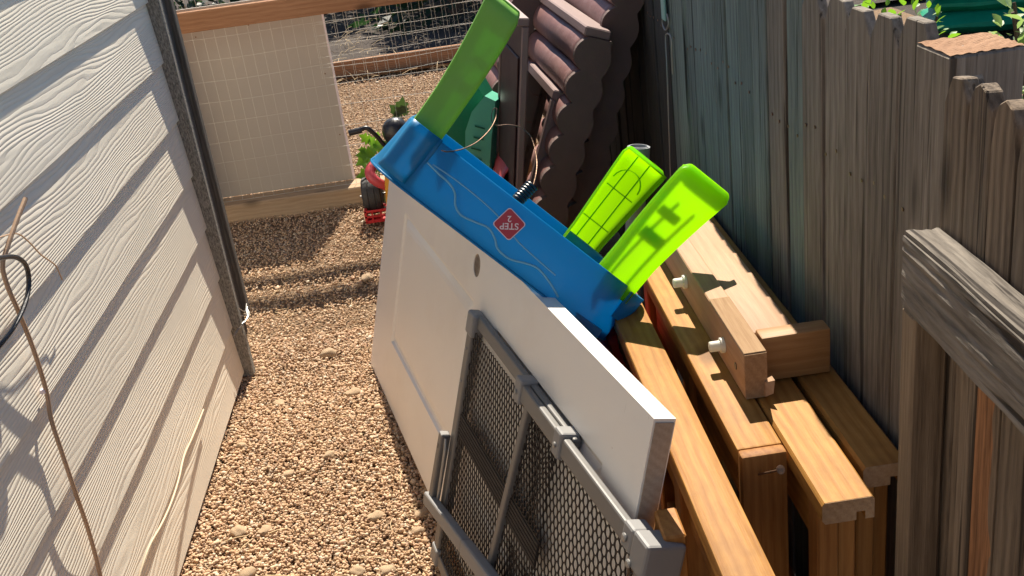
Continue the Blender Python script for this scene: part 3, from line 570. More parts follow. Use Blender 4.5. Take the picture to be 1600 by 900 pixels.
MB().tube([(-.36, 4.70, .13), (-.31, 4.74, .20), (-.26, 4.80, .30)], .02, 10, sub=4).build('fork', MT['red'], tr, smooth=True)
hb = MB().tube([ony(546, 208, 4.75), ony(558, 205, 4.75), ony(571, 200, 4.76), ony(578, 203, 4.76), ony(590, 214, 4.77), ony(600, 226, 4.78), ony(613, 236, 4.79)], .0105, 10, sub=4).build('handlebar', MT['black'], tr, smooth=True)
MB().tube([ony(545, 208.3, 4.75), ony(565, 203, 4.755)], .0145, 10).build('grip', MT['black'], hb, smooth=True)
dc = ony(618, 204, 4.80)
MB().lathe([(.005, .062), (.03, .056), (.05, .04), (.062, .015), (.065, -.01), (.06, -.03), (.064, -.034), (.064, -.045), (.02, -.06)], Matrix.Translation(dc) @ Matrix.Rotation(R(-12), 4, 'Y'), 24).build('headlamp', MT['black'], tr, smooth=True)
m = MB(); m.prism([(-.02, 0), (.012, 0), (.024, .06), (.024, .14), (.012, .20), (-.004, .205), (-.012, .15), (-.02, .06)], 0, .12, lambda a, b, h: (-.352+a, 4.55+h, .03+b)); m.build('seat', MT['yellow'], tr)
for sx in (-.02, .24):
    MW = Matrix.Translation((sx-.12, 5.02-.2, .08)) @ Matrix.Rotation(R(90), 4, 'Y')
    MB().lathe([(.02, -.03), (.07, -.03), (.078, -.02), (.078, .02), (.07, .03), (.02, .03)], MW, 20).build('rear_wheel', MT['rubber'], tr, smooth=30)

# ------------------------------------------------------------------ picket fence on the right
FX = 0.597
pf = thing('picket_fence', 'tall weathered wooden picket fence along the right of the path', 'fence', (FX, 3, 0))
def picket_mb(W, Hh, t, ear, seed, round_=False):
    rs = random.Random(seed); m = MB()
    e1 = ear*rs.uniform(.7, 1.25); e2 = ear*rs.uniform(.7, 1.25); j = lambda a: rs.uniform(-a, a)
    if round_: poly = [(-W/2, 0), (W/2, 0), (W/2, Hh-.05), (W*.42, Hh-.022), (W*.26, Hh-.006), (0, Hh), (-W*.26, Hh-.006), (-W*.42, Hh-.022), (-W/2, Hh-.05)]
    else: poly = [(-W/2, 0), (W/2, 0), (W/2, Hh-e2*1.25), (W/2-e2*.8, Hh+j(.003)), (-W/2+e1*.8, Hh+j(.003)), (-W/2, Hh-e1*1.25)]
    m.prism(poly, 0, t, lambda a, b, h: (h, a, b))
    bm = bmesh.new(); vs_ = [bm.verts.new(v) for v in m.v]; [bm.faces.new([vs_[i] for i in f]) for f in m.f]
    bmesh.ops.bevel(bm, geom=list(bm.edges), offset=.0016, segments=1, affect='EDGES')
    bmesh.ops.recalc_face_normals(bm, faces=bm.faces[:]); r = MB(); r.bm(bm); return r
PITCH = .0962
pm = {}
for mk in ('fence', 'fence_flare', 'fence_dark'):
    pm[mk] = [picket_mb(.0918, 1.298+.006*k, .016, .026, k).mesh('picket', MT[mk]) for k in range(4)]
y = 1.206; i = 0; nails = MB()
while y < 5.15:
    mk = 'fence' if y < 1.75 else ('fence' if y < 2.05 and i % 2 else ('fence_flare' if y < 2.75 else 'fence_dark'))
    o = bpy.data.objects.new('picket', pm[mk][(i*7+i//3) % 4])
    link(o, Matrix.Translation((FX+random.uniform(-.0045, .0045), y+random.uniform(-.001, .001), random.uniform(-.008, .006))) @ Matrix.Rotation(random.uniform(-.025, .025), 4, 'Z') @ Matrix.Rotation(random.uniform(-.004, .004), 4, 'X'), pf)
    for zz in (1.06, .32):
        for dy in (-.022, .024): nails.lathe([(.0032, 0), (.0032, .0015)], Matrix.Translation((FX-.0035, y+dy+random.uniform(-.006, .006), zz+random.uniform(-.02, .02))) @ Matrix.Rotation(R(90), 4, 'Y'), 6)
    y += PITCH; i += 1
o = nails.build('nail_heads', MT['rust'], pf); o['kind'] = 'stuff'
for z in (.28, 1.02): MB().box(FX+.021, FX+.059, 1.1, 5.2, z, z+.089, .003).build('rail', MT['fence'], pf)
M = Matrix.Translation((.576, 1.168, 0))
po = MB().box(0, .092, 0, .090, 0, 1.297, .003).build('post', MT['fence'], pf, M)
m = MB()
def ptop(u, v):
    a = Vector((.0015+u*.089, .0015+v*.087, 0)); return (a.x, a.y, 1.2985+.0015*mnoise.noise(Vector((u*5, v*5, 1)))+.0008*math.sin(40*math.hypot(u-1.2, v+.2)))
m.grid(ptop, 24, 24); m.build('end_grain', MT['postend'], po, M, smooth=True)
MB().box(.58, .66, 3.4, 3.49, 0, 1.25, .003, Matrix.Translation((.075, 0, 0))).build('post', MT['fence'], pf)

# garden gate close to the camera on the right
Pg = Vector((.478, 1.062, 1.136)); dg = Vector((-.128, -.986, .105)).normalized(); ug = Vector((.044, .1, .994)); ug = (ug-dg*ug.dot(dg)).normalized(); bgv = ug.cross(dg); bgv = bgv if bgv.x > 0 else -bgv
gt = thing('garden_gate', 'weathered picket gate swung open beside the fence post at right', 'gate', (.5, .8, 0))
MG = frame(Pg, dg, -bgv if dg.cross(-bgv).dot(ug) > 0 else bgv, ug)
sgn = -1 if dg.cross(-bgv).dot(ug) > 0 else 1
def rail_mesh():
    m = MB(); n = 60; nn = 10
    y0, y1 = (0, .041*sgn) if sgn > 0 else (-.041, 0)
    bm = bmesh.new(); bmesh.ops.create_cube(bm, size=1)
    for v in bm.verts: v.co = Vector((v.co.x+.5, v.co.y+.5, v.co.z-.5))
    bmesh.ops.bevel(bm, geom=list(bm.edges), offset=.06, segments=2, affect='EDGES')
    for ax_, cuts in ((0, 90), (1, 8), (2, 16)):
        for c_ in range(1, cuts):
            pl = [0, 0, 0]; pl[ax_] = c_/cuts - (1 if ax_ == 2 else 0); nn_ = [0, 0, 0]; nn_[ax_] = 1
            bmesh.ops.bisect_plane(bm, geom=bm.verts[:]+bm.edges[:]+bm.faces[:], plane_co=pl, plane_no=nn_)
    for v in bm.verts:
        x, yy, z = v.co
        x = x if .06 < x < .94 else (x*.05 if x < .5 else 1-(1-x)*.05)
        p = Vector((x*.95, y0+(y1-y0)*(yy if .07 < yy < .93 else (yy*1.0)), z*.089))
        g_ = .0022*mnoise.noise(Vector((p.x*5, p.y*150, p.z*150)))+.0016*mnoise.noise(Vector((p.x*14, p.y*320, p.z*320)))+.003*mnoise.noise(Vector((p.x*4, p.y*9, p.z*9)))
        c0 = Vector((p.x, (y0+y1)/2, -.0445)); v.co = p+(p-c0).normalized()*g_
    m.bm(bm); return m

rl = rail_mesh().build('top_rail', MT['rail'], gt, MG)
m = MB(); y0, y1 = sorted((0, .041*sgn)); m.box(0, .95, y0, y1, -.95, -.861, .004); m.build('bottom_rail', MT['rail'], gt, MG)
MB().box(0, .043, *sorted((.002*sgn, .041*sgn)), -.86, -.0905, .003).build('stile', MT['gatewood2'], gt, MG)
ss = -.010
for i, (wd_, Ht, rd, mk) in enumerate(((.069, .172, False, 'gatewood'), (.066, .172, True, 'gatewood'), (.064, .165, True, 'redwood'), (.080, .16, True, 'gatewood'), (.085, .165, True, 'gatewood'), (.085, .16, True, 'gatewood'), (.085, .16, False, 'gatewood'), (.085, .16, True, 'gatewood'))):
    m = picket_mb(wd_-.003, 1.17+Ht, .017, .022, 40+i, rd)
    o = bpy.data.objects.new('picket', m.mesh('picket', MT[mk]))
    Y_ = Vector(MG.col[1][:3])
    # picket local: x = thickness, y = width, z = height
    Mp = frame(Pg+dg*(ss+wd_/2)+bgv*.0435-ug*1.17, bgv, dg if bgv.cross(dg).dot(ug) > 0 else -dg, ug)
    link(o, Mp @ Matrix.Rotation(random.uniform(-.02, .02), 4, 'Z'), gt); ss += wd_
    if mk == 'redwood': o['label'] = 'picket with reddish newly exposed wood below the rail'

# ------------------------------------------------------------------ white door leaning on its side
Bd = Vector((-.408, 3.18, .004)); ed = Vector((.217, -.976, .036)).normalized(); ud = Vector((.262, .094, .961)); ud = (ud-ed*ud.dot(ed)).normalized(); nd_ = Vector((.941, .199, -.276)); nd_ = (nd_-ed*nd_.dot(ed)-ud*nd_.dot(ud)).normalized()
MD = frame(Bd, ud, ed, nd_) if ud.cross(ed).dot(nd_) > 0 else frame(Bd, ed, ud, nd_)
SW = ud.cross(ed).dot(nd_) > 0
def dl(s, u, n): return (u, s, n) if SW else (s, u, n)
dr = thing('door', 'white panelled door lying on its long edge, leaning right over the path', 'door', Bd)
DL, DW, DT = 2.0, .746, .036
def door_slab():
    m = MB()
    pans = [(.27, 1.06, .185, .60), (1.24, 1.86, .185, .60)]
    S = sorted({0, DL}); 
    cuts = sorted({0, DL, *[p[0] for p in pans], *[p[1] for p in pans]}); cu = [0, .185, .60, DW]
    def inpan(a, b): return any(p[0] <= a < p[1] and p[2] <= b < p[3] for p in pans)
    for i in range(len(cuts)-1):
        for j in range(3):
            if not inpan(cuts[i], cu[j]): m.add([dl(cuts[i], cu[j], 0), dl(cuts[i+1], cu[j], 0), dl(cuts[i+1], cu[j+1], 0), dl(cuts[i], cu[j+1], 0)], [(0, 1, 2, 3)])
    for s0, s1, a0, a1 in pans:
        rings = []
        for ins, dep in ((0, 0), (.005, .006), (.014, .0085), (.030, .0035), (.044, .0015)):
            rings.append([dl(s0+ins, a0+ins, dep), dl(s1-ins, a0+ins, dep), dl(s1-ins, a1-ins, dep), dl(s0+ins, a1-ins, dep)])
        for a, b in zip(rings, rings[1:]):
            for k in range(4): m.add([a[k], a[(k+1) % 4], b[(k+1) % 4], b[k]], [(0, 1, 2, 3)])
        m.add(rings[-1], [(0, 1, 2, 3)])
    c = [(0, 0), (DL, 0), (DL, DW), (0, DW)]
    for k in range(4):
        a, b = c[k], c[(k+1) % 4]; m.add([dl(*a, 0), dl(*b, 0), dl(*b, DT), dl(*a, DT)], [(0, 1, 2, 3)])
    m.add([dl(*q, DT) for q in c], [(0, 1, 2, 3)])
    bm = bmesh.new(); vv = [bm.verts.new(v) for v in m.v]; [bm.faces.new([vv[i] for i in f]) for f in m.f]
    bmesh.ops.remove_doubles(bm, verts=bm.verts[:], dist=1e-5); bmesh.ops.recalc_face_normals(bm, faces=bm.faces[:])
    r = MB(); r.bm(bm); return r
slab = door_slab().build('slab', MT['door'], dr, MD)
HS, HU = DL-.95, DW-.066
cut = MB().lathe([(.027, -.05), (.027, .1)], Matrix.Translation(dl(HS, HU, 0)), 28).build('bore_cut', MT['dooredge'], None, MD)
bo = slab.modifiers.new('bore', 'BOOLEAN'); bo.object = cut; bo.operation = 'DIFFERENCE'; bo.solver = 'EXACT'
dg_ = bpy.context.evaluated_depsgraph_get(); dg_.update()
newme = bpy.data.meshes.new_from_object(slab.evaluated_get(dg_)); slab.modifiers.clear(); slab.data = newme
bpy.data.objects.remove(cut)
m = MB(); m.lathe([(.0275, .0015), (.0275, DT-.002), (.0255, DT-.002), (.0255, .0015)], Matrix.Translation(dl(HS, HU, 0)), 28); m.build('bore_hole', MT['dooredge'], dr, MD)
m = MB(); m.box(0, 1, 0, 1, 0, 1)
def slabbox(s0, s1, u0, u1, n0, n1, bev=0):
    a = dl(s0, u0, n0); b = dl(s1, u1, n1); return MB().box(min(a[0], b[0]), max(a[0], b[0]), min(a[1], b[1]), max(a[1], b[1]), min(a[2], b[2]), max(a[2], b[2]), bev)
slabbox(DL+.0005, DL+.0025, .004, DW-.006, .003, DT-.003).build('end_edge', MT['dooredge'], dr, MD)

def scuff(m):
    b = NB.__new__(NB); b.m = m; b.t = m.node_tree; b.p = b.t.nodes['Principled BSDF']; b.out = b.t.nodes['Material Output']
    src = b.p.inputs['Base Color'].links[0].from_socket
    n = b.noise(b.coords((2.5, 34, 2.5), False), 3.0, 4, 0.6, 0.6); k = b.ramp(n, [(0.70, (0, 0, 0)), (0.74, (1, 1, 1))]).outputs[0]
    sp = b.noise(b.coords((1, 1, 1), False), 38, 5, 0.7); k2 = b.ramp(sp, [(0.69, (0, 0, 0)), (0.74, (1, 1, 1))]).outputs[0]
    c = b.mix(b.math('MULTIPLY', k, 0.45), src, (0.42, 0.37, 0.32)); c = b.mix(b.math('MULTIPLY', k2, 0.5), c, (0.40, 0.30, 0.21))
    b.set(b.p, 'Base Color', c)
scuff(MT['door'])

# ------------------------------------------------------------------ expanding pet gate leaning on the door
dp = Vector((.223, -.974, .026)).normalized(); up_ = Vector((.286, .090, .954)); up_ = (up_-dp*up_.dot(dp)).normalized(); mp_ = dp.cross(up_)  # towards path
Bp = Vector((-.185, 2.080, .010))+mp_*.017
MP = frame(Bp, dp, up_, mp_)
pg = thing('pet_gate', 'grey expanding pet gate with dark perforated mesh leaning on the white door', 'pet gate', Bp)
PW, PH = .972, .634
def pb(name, s0, s1, u0, u1, m0, m1, bev=.004, mat='gatemetal', par=None, seg=2): return MB().box(s0, s1, u0, u1, m0, m1, bev, None, seg).build(name, MT[mat], par or pg, MP)
pb('side_post', .0, .034, .0, PH-.02, -.010, .014)
pb('side_post', PW-.034, PW, .0, PH-.03, -.010, .018)
pb('top_rail', .03, .635, PH-.026, PH+.004, -.010, .006)
pb('top_rail', .375, PW-.03, PH-.034, PH+.001, .007, .022)
pb('bottom_rail', .03, PW-.03, .0, .03, -.012, .012)
m = MB(); m.box(-.006, .044, PH-.05, PH+.004, -.012, .018, .006, None, 2); m.build('corner_cap', MT['gateplastic'], pg, MP)
m = MB(); m.box(PW-.045, PW+.004, PH-.05, PH+.008, -.040, .024, .005, None, 2); m.box(PW-.080, PW-.0452, PH-.037, PH+.005, -.012, .0235, .005, None, 2); m.build('corner_cap', MT['gateplastic'], pg, MP)
m = MB(); m.box(-.006, .044, -.004, .04, -.012, .018, .006, None, 2); m.build('corner_cap', MT['gateplastic'], pg, MP)
for s in (.372, .592): 
    k = MB().box(s, s+.035, PH-.042, PH+.009, -.012, .026, .005, None, 2).build('slider_clamp', MT['gateplastic'], pg, MP)
    MB().lathe([(.005, 0), (.005, .003), (.002, .004)], Matrix.Translation((s+.017, PH-.02, .026)), 10).build('rivet', MT['steel'], k, MP)
mb = MB(); a = Vector((.430, .605, .010)); b = Vector((.350, .02, .010)); X = (b-a).normalized(); 
mb.box(0, (b-a).length, -.011, .011, -.008, .008, .004, frame(a, X, Vector((0, 0, 1)).cross(X), (0, 0, 1)), 2); mb.build('middle_bar', MT['gatemetal'], pg, MP)
for s, u in ((PW-.065, PH-.018), (PW-.038, PH-.045)): MB().lathe([(.007, 0), (.007, .002), (.0045, .004)], Matrix.Translation((s, u, .0245)), 12).build('rivet', MT['steel'], pg, MP)
for s, u in ((.017, .55), (.017, .47)): MB().lathe([(.0035, 0), (.003, .002)], Matrix.Translation((s, u, .0145)), 8).build('rivet', MT['steel'], pg, MP)
def holes(x0, x1, y0, y1, z, px, py, rx, ry, skip, t):
    """perforated sheet: hexagonal cells each with an oval hole"""
    m = MB(); j = 0; y = y0+py/2; hx = px/2
    while y < y1-py*.3:
        x = x0+hx+(hx if j % 2 else 0)
        while x < x1-hx*.8:
            if not skip(x, y):
                h = py*2/3
                out = []; inn = []
                cs = [(0, h), (hx/2, h*.75), (hx, h*.5), (hx, 0), (hx, -h*.5), (hx/2, -h*.75), (0, -h), (-hx/2, -h*.75), (-hx, -h*.5), (-hx, 0), (-hx, h*.5), (-hx/2, h*.75)]
                for a, b in cs:
                    ang = math.atan2(b, a); out.append((x+a, y+b)); inn.append((x+rx*math.cos(ang), y+ry*math.sin(ang)))
                v = [(a, b, z) for a, b in out+inn]+[(a, b, z-t) for a, b in out+inn]
                f = []
                for k in range(12):
                    n = (k+1) % 12
                    f += [(k, n, 12+n, 12+k), (24+k, 36+k, 36+n, 24+n), (12+k, 12+n, 36+n, 36+k)]
                m.add(v, f)
            x += px
        y += py; j += 1
    return m
band = lambda x, y: abs(y-.372) < .028
o = holes(.036, .58, .03, PH-.036, .0085,   .0158, .0150, .0067, .0082, band, .002).build('mesh_panel', MT['mesh'], pg, MP, fix=False)
o = holes(.40, PW-.036, .03, PH-.034, .003, .0192, .0165, .0083, .0093, lambda x, y: abs(y-.33) < .026 and x < .56, .002).build('mesh_panel', MT['mesh'], pg, MP, fix=False)
m = MB()
for k in range(6): m.box(.036, .58, .347+k*.0088, .3535+k*.0088, .0055, .010, .001)
m.box(.036, .58, .343, .402, .005, .0075); m.build('mesh_band', MT['mesh'], pg, MP)
m = MB()
for k in range(6): m.box(.44, PW-.036, .306+k*.0085, .3125+k*.0085, -.013, -.0085, .001)
# lower rail of the sliding latch and the lever
lv = MB(); a = Vector((-.05, .133, .03)); b = Vector((.58, .256, .03)); X = (b-a).normalized(); Yv = Vector((0, 0, 1)).cross(X)
lv.box(0, (b-a).length*.5, -.016, .016, -.012, .012, .005, frame(a, X, Yv, (0, 0, 1)), 2); lo_ = lv.build('swing_arm', MT['gateplastic'], pg, MP)
lv = MB(); lv.box((b-a).length*.5+.001, (b-a).length, -.0175, .0175, -.013, .014, .006, frame(a, X, Yv, (0, 0, 1)), 2); lv.build('arm_sleeve', MT['gateplastic'], lo_, MP)
lv = MB(); a = Vector((-.020, .15, .024)); b = Vector((-.012, .325, .024)); X = (b-a).normalized(); Yv = Vector((0, 0, 1)).cross(X)
lv.box(0, (b-a).length, -.013, .013, -.012, .012, .004, frame(a, X, Yv, (0, 0, 1)), 2); lvo = lv.build('latch_lever', MT['gatemetal'], pg, MP)
MB().tube([(.012, .16, .024), (.014, .24, .026), (.013, .29, .026), (.005, .318, .026)], .004, 8, sub=4).build('lever_wire', MT['steel'], lvo, MP, smooth=True)
MB().box(-.0195, -.010, .285, .297, .0350, .0368, .001).build('lever_slot', MT['black'], lvo, MP)

# ------------------------------------------------------------------ stacked timber frames
tf_labels = ['honey pine frame nearest the white door, running out of the picture', 'pine frame with a screw in its square end post', 'pine frame with a notched rabbeted end, sunlit stripe on top', 'shaded pine frame against the picket fence']
def timber(x0, x1, y0, y1, lab, rabbet, endpost, zt=.69):
    t = thing('timber_frame', lab, 'timber frame', (x0, (y0+y1)/2, 0), 'pine frames stacked against the fence')
    M = Matrix.Translation((x0, y0, zt)); W = x1-x0; L = y1-y0
    m = MB()
    if rabbet:
        poly = [(.004, 0), (W-.004, 0), (W, -.004), (W, -.036), (W-.013, -.036), (W-.013, -.022), (W-.026, -.022), (W-.026, -.036), (.004, -.036), (0, -.030), (0, -.006)]
        m.prism(poly, 0, L, lambda a, b, h: (a, h, b)); tr_ = m.build('top_rail', MT['timber'], t, M, smooth=30)
        e = MB(); e.prism([(a+.0004*(1 if a < W/2 else -1), b-.0004) for a, b in poly], -.0012, -.0002, lambda a, b, h: (a, h, b)); e.build('cut_end', MT['endgrain'], tr_, M)
        zb = -.037
    else:
        m.box(0, W, 0 if not endpost else .0245, L, -.036, 0, .0045, None, 2); tr_ = m.build('top_rail', MT['timber'], t, M, smooth=30); zb = -.037
    if endpost:
        MB().box(0, W, 0, .024, -zt, 0, .005, None, 2).build('end_post', MT['timber_v'], t, M, smooth=30)
    else:
        for a, b, yy in ((.004, W*.48, .03), (W*.54, W-.006, .05)): MB().box(a, b, yy, yy+.04, -zt, zb, .003).build('upright', MT['timber_v'], t, M)
    for yy in (L*.45, L-.08): MB().box(.008, W-.008, yy, yy+.045, -zt, zb, .003).build('upright', MT['timber_v'], t, M)
    MB().box(.012, W-.012, .10, L-.1, -zt+.03, -zt+.09, .003).build('bottom_rail', MT['timber'], t, M)
    MB().box(.020, W-.020, .10, L-.1, zb-.10, zb-.002, .003).build('apron', MT['timber'], t, M)
    return t, M
timber(.253, .320, .72, 2.12, tf_labels[0], False, False)
tB, MBm = timber(.352, .4235, 1.315, 2.15, tf_labels[1], False, True)
timber(.4265, .502, 1.178, 2.15, tf_labels[2], True, False)
timber(.512, .5795, 1.245, 2.5, tf_labels[3], True, False)
# plank standing between the door and the first frame
tag(MB().box(.205, .238, 1.20, 1.27, 0.0, .655, .003).build('plank', MT['timber_v'], None, smooth=30), 'upright brown plank wedged between the door end and the first pine frame', 'plank')
# screw in the end post
sc_ = thing('screw', 'bronze screw sticking out of the square end post', 'screw', onz(1205, 735, .66))
a = ony(1190, 728, 1.300); b = ony(1217, 733, 1.285)
a = Vector((.378, 1.316, .655)); b = ony(1219, 734, 1.262)
MB().tube([a, b], .0017, 8).build('shank', MT['rust'], sc_, smooth=True)
dv = (b-a).normalized(); Mh = frame(b, dv.orthogonal(), dv.cross(dv.orthogonal()), dv)
MB().lathe([(.002, -.005), (.0065, 0), (.007, .002), (.003, .003)], Mh, 14).build('head', MT['rust'], sc_, smooth=True)
# loose boards on top
bd = MB().box(-.0375, .0375, 0, .60, 0, .075, .004, None, 2).build('loose_board', MT['timber_pale'], None, Matrix.Translation((.482, 1.562, .692)), smooth=30)
tag(bd, 'pale bare board lying on the stack behind the cross block', 'board')
bb = thing('bolt_board', 'pine board set on edge with two white caps and a bolt hole', 'board', (.425, 1.48, .692))
M = Matrix.Translation((.406, 1.476, .692))
MB().box(0, .038, 0, .68, 0, .083, .002).build('board', MT['timber_pale'], bb, M)
MB().box(.0004, .0376, .001, .22, .0832, .0850, .0006).build('sawn_top', MT['endgrain'], bb, M)
MB().box(.0005, .0375, -.0015, -.0002, .0005, .0825).build('cut_end', MT['endgrain'], bb, M)
MB().lathe([(.0065, 0), (.0065, .0012)], M @ Matrix.Translation((-.0012, .052, .036)) @ Matrix.Rotation(R(90), 4, 'Y'), 16).build('bolt_hole', MT['black'], bb)
def capc(px, py, xx):
    q = onx(px, py, xx); Mc = Matrix.Translation((xx-.0, q.y, q.z)) @ Matrix.Rotation(R(-90), 4, 'Y')
    MB().lathe([(.014, 0), (.014, .006), (.0135, .007), (.0095, .008), (.0095, .024), (.008, .026)], Mc, 20).build('cap', MT['capwhite'], bb, smooth=30)
capc(1072, 440, .4055); capc(1131, 539, .4055)
MB().add([(.438, 1.470, .722), (.452, 1.462, .728), (.447, 1.455, .708), (.436, 1.462, .700), (.438, 1.478, .722), (.452, 1.478, .728), (.447, 1.476, .708), (.436, 1.478, .700)], [(0, 1, 2, 3), (4, 5, 6, 7), (0, 1, 5, 4), (1, 2, 6, 5), (2, 3, 7, 6), (3, 0, 4, 7)]).build('splinter', MT['timber_pale'], bb)
tag(MB().box(0, .118, 0, .038, 0, .084, .004, None, 2).build('cross_block', MT['timber_x'], None, Matrix.Translation((.449, 1.520, .6925)), smooth=30), 'short pine block set crosswise on the stack, touching the fence', 'block')

# ------------------------------------------------------------------ blue play table tipped over the door
A = Vector((-0.0841, 1.9266, 1.1290)); Et = Vector((.696, -.162, -.700)).normalized(); Nt = Vector((.718, .161, .677)); Nt = (Nt-Et*Nt.dot(Et)).normalized(); Mt_ = Vector((.003, -.974, .228)); Mt_ = (Mt_-Et*Mt_.dot(Et)-Nt*Mt_.dot(Nt)).normalized()
TL_, TD, TW, LEG = .562, .114, .608, .255
# local axes: x along the long side, y = outward side facing the path end (towards camera), z towards the legs
if Et.cross(Mt_).dot(Nt) > 0: MTB = frame(A, Et, Mt_, Nt); ysg = 1
else: MTB = frame(A, Et, -Mt_, Nt); ysg = -1
def Y(v): return v*ysg
pt = thing('play_table', 'blue water play table with green legs tipped upside down over the door', 'play table', A+Et*.26-Nt*.1)
def rrect(x0, x1, y0, y1, r, n=6):
    P = []
    for cx, cy, a0 in ((x1-r, y1-r, 0), (x0+r, y1-r, 90), (x0+r, y0+r, 180), (x1-r, y0+r, 270)):
        for k in range(n+1): a = R(a0+90*k/n); P.append((cx+r*math.cos(a), cy+r*math.sin(a)))
    return P
m = MB(); levels = [(0.0, 0.0), (-.004, .001), (-.05, .004), (-.095, .008), (-.110, .0085), (-.1135, .0100), (-.1145, .0125), (-.1120, .0135)]
ring = []
for z, ex in levels: ring.append([(x, Y(yy), z) for x, yy in rrect(-ex, TL_+ex, -TW-ex, ex, .072+ex)])
n = len(ring[0])
for i in range(len(ring)-1):
    m.add(ring[i]+ring[i+1], [(k, (k+1) % n, n+(k+1) % n, n+k) for k in range(n)])
bm = bmesh.new(); vv = [bm.verts.new(v) for v in m.v]; [bm.faces.new([vv[i] for i in f]) for f in m.f]; bmesh.ops.remove_doubles(bm, verts=bm.verts[:], dist=1e-5); m = MB(); m.bm(bm)
sk = m.build('basin_skirt', MT['blue'], pt, MTB, smooth=50); solid(sk, .0035, 0)
m = MB(); q = [(x, Y(yy)) for x, yy in rrect(.007, TL_-.007, -TW+.007, -.007, .066)]; m.prism(q, -.094, -.088); m.build('basin_floor', MT['blue'], pt, MTB)
# moulded corner sockets on the side seen from the path
for x0, x1 in ((.004, .074),):
    m = MB(); m.grid(lambda u, v: (x0+(x1-x0)*u, Y(.004+.020*(math.sin(min(1, u*1.15)*math.pi)**.45 if 0 < u < .87 else 0)), .004-.108*v), 18, 6); o = m.build('corner_socket', MT['blue'], pt, MTB, smooth=60); solid(o, .003, 0)
wl = [(.075, -.046), (.105, -.050), (.13, -.052), (.15, -.060), (.165, -.078), (.185, -.086), (.215, -.080), (.24, -.074), (.262, -.082), (.28, -.095), (.31, -.096), (.34, -.084), (.365, -.078), (.40, -.086), (.43, -.098)]
MB().tube([(x, Y(.004+.0085*(-z/.1)), z) for x, z in wl], .0022, 6, sub=5).build('wave_line', MT['bluewave'], pt, MTB, smooth=True)
wl = [(.085, -.043), (.13, -.040), (.18, -.040), (.225, -.043), (.255, -.048), (.30, -.060), (.35, -.065), (.40, -.068)]
MB().tube([(x, Y(.0025+.005*(-z/.06)), z) for x, z in wl], .0016, 6, sub=5).build('wave_line', MT['bluewave'], pt, MTB, smooth=True)
m = MB(); m.prism([(TL_-.085, -.100), (TL_-.022, -.098), (TL_-.020, -.118), (TL_-.032, -.134), (TL_-.046, -.136), (TL_-.066, -.126)], -.002, .010, lambda a, b, h: (a, Y(h), b)); m.build('drain_spout', MT['blue'], pt, MTB)
m = MB(); q = [(TL_-.03+.052*math.cos(R(a_)), -.060+.052*math.sin(R(a_))) for a_ in range(-80, 81, 16)]
m.prism([(x, Y(y_)) for x, y_ in q], -.066, -.004); m.build('corner_foot', MT['blue'], pt, MTB, smooth=40)
# legs: hollow troughs with ribs
def leg_mesh(W0, W1, L, depth, curve=0.0, flare=0.0, z0=-.08):
    m = MB(); nl = 20
    prof = [(-.5, -1), (-.5, -.6), (-.497, -.25), (-.47, -.07), (-.40, -.005), (-.2, 0), (0, .03), (.2, 0), (.40, -.005), (.47, -.07), (.497, -.25), (.5, -.6), (.5, -1)]
    def fn(u, v):
        k = v*(len(prof)-1); i = min(int(k), len(prof)-2); f = k-i; a = prof[i][0]*(1-f)+prof[i+1][0]*f; d = prof[i][1]*(1-f)+prof[i+1][1]*f
        z = z0+(L-z0)*u; Wd = W0+(W1-W0)*max(0, u-.3)/.7
        tip = max(0, (u-.93)/.07); Wd *= (1-.05*tip**2); z -= .010*max(0, (abs(a)-.38)/.12)**2*tip
        return (a*Wd+curve*(u**2), d*depth*(1-.1*u)-.012*tip**2+flare*u*u, z)
    m.grid(fn, nl, 36)
    # end cap
    pts = [fn(1, v/36) for v in range(37)]; m.add(pts, [tuple(range(37))])
    return m
def ribs_mesh(W0, W1, L, depth, arc=True):
    m = MB()
    if not arc:
        for a in (-.2, .22): m.box(a*W0-.0008, a*W0+.0008, -.0045, -.002, .0, L-.05)
        m.box(-W0*.15, W0*.35, -.0045, -.003, .10, .125); m.box(-W0*.05, W0*.42, -.0045, -.003, .165, .185)
        return m
    for a in (-.2, .2): m.box(a*W0-.0008, a*W0+.0008, -min(depth*.3, .009), -.002, .0, L-.006)
    for z in (.055, .15): m.box(-W0*.42, W0*.42, -min(depth*.3, .010), -.003, z-.001, z+.001)
    if arc:
        for k in range(10):
            a0, a1 = math.pi*k/10, math.pi*(k+1)/10; r = W1*.30
            p = [Vector((r*math.cos(t), 0, L-.085+r*math.sin(t))) for t in (a0, a1)]
            m.add([(p[0].x, -depth*.4, p[0].z), (p[1].x, -depth*.4, p[1].z), (p[1].x, -.002, p[1].z), (p[0].x, -.002, p[0].z)], [(0, 1, 2, 3)])
    return m
def leg(xc, yc, face, W0, W1, L, depth, curve, flare, arc=False, mat='lime', z0=-.08):
    X = Vector((1, 0, 0)); Yl = Vector((0, face*ysg, 0)); Z = Vector((0, 0, 1))
    if X.cross(Yl).dot(Z) < 0: X = -X
    Ml = MTB @ frame((xc, Y(yc), 0), X, Yl, Z)
    o = leg_mesh(W0, W1, L, depth, curve if X.x > 0 else -curve, flare, z0).build('leg', MT[mat], pt, Ml, smooth=50); solid(o, .0028, -1)
    rb = ribs_mesh(W0, W1, L, depth, arc).build('rib', MT['limerib'], o, Ml, fix=False); solid(rb, .0012, 0)
    return o
leg(.038, -.004, 1, .066, .078, .275, .034, -.026, .028, False, 'lime_shaded', -.01)
leg(TL_-.056, -.010, 1, .092, .118, .258, .017, .016, .024, False, 'lime', -.03)
leg(TL_-.052, -TW-.004, -1, .094, .128, .258, .040, .006, .024, True)
leg(.042, -TW-.004, -1, .066, .070, .240, .034, -.030, .020)
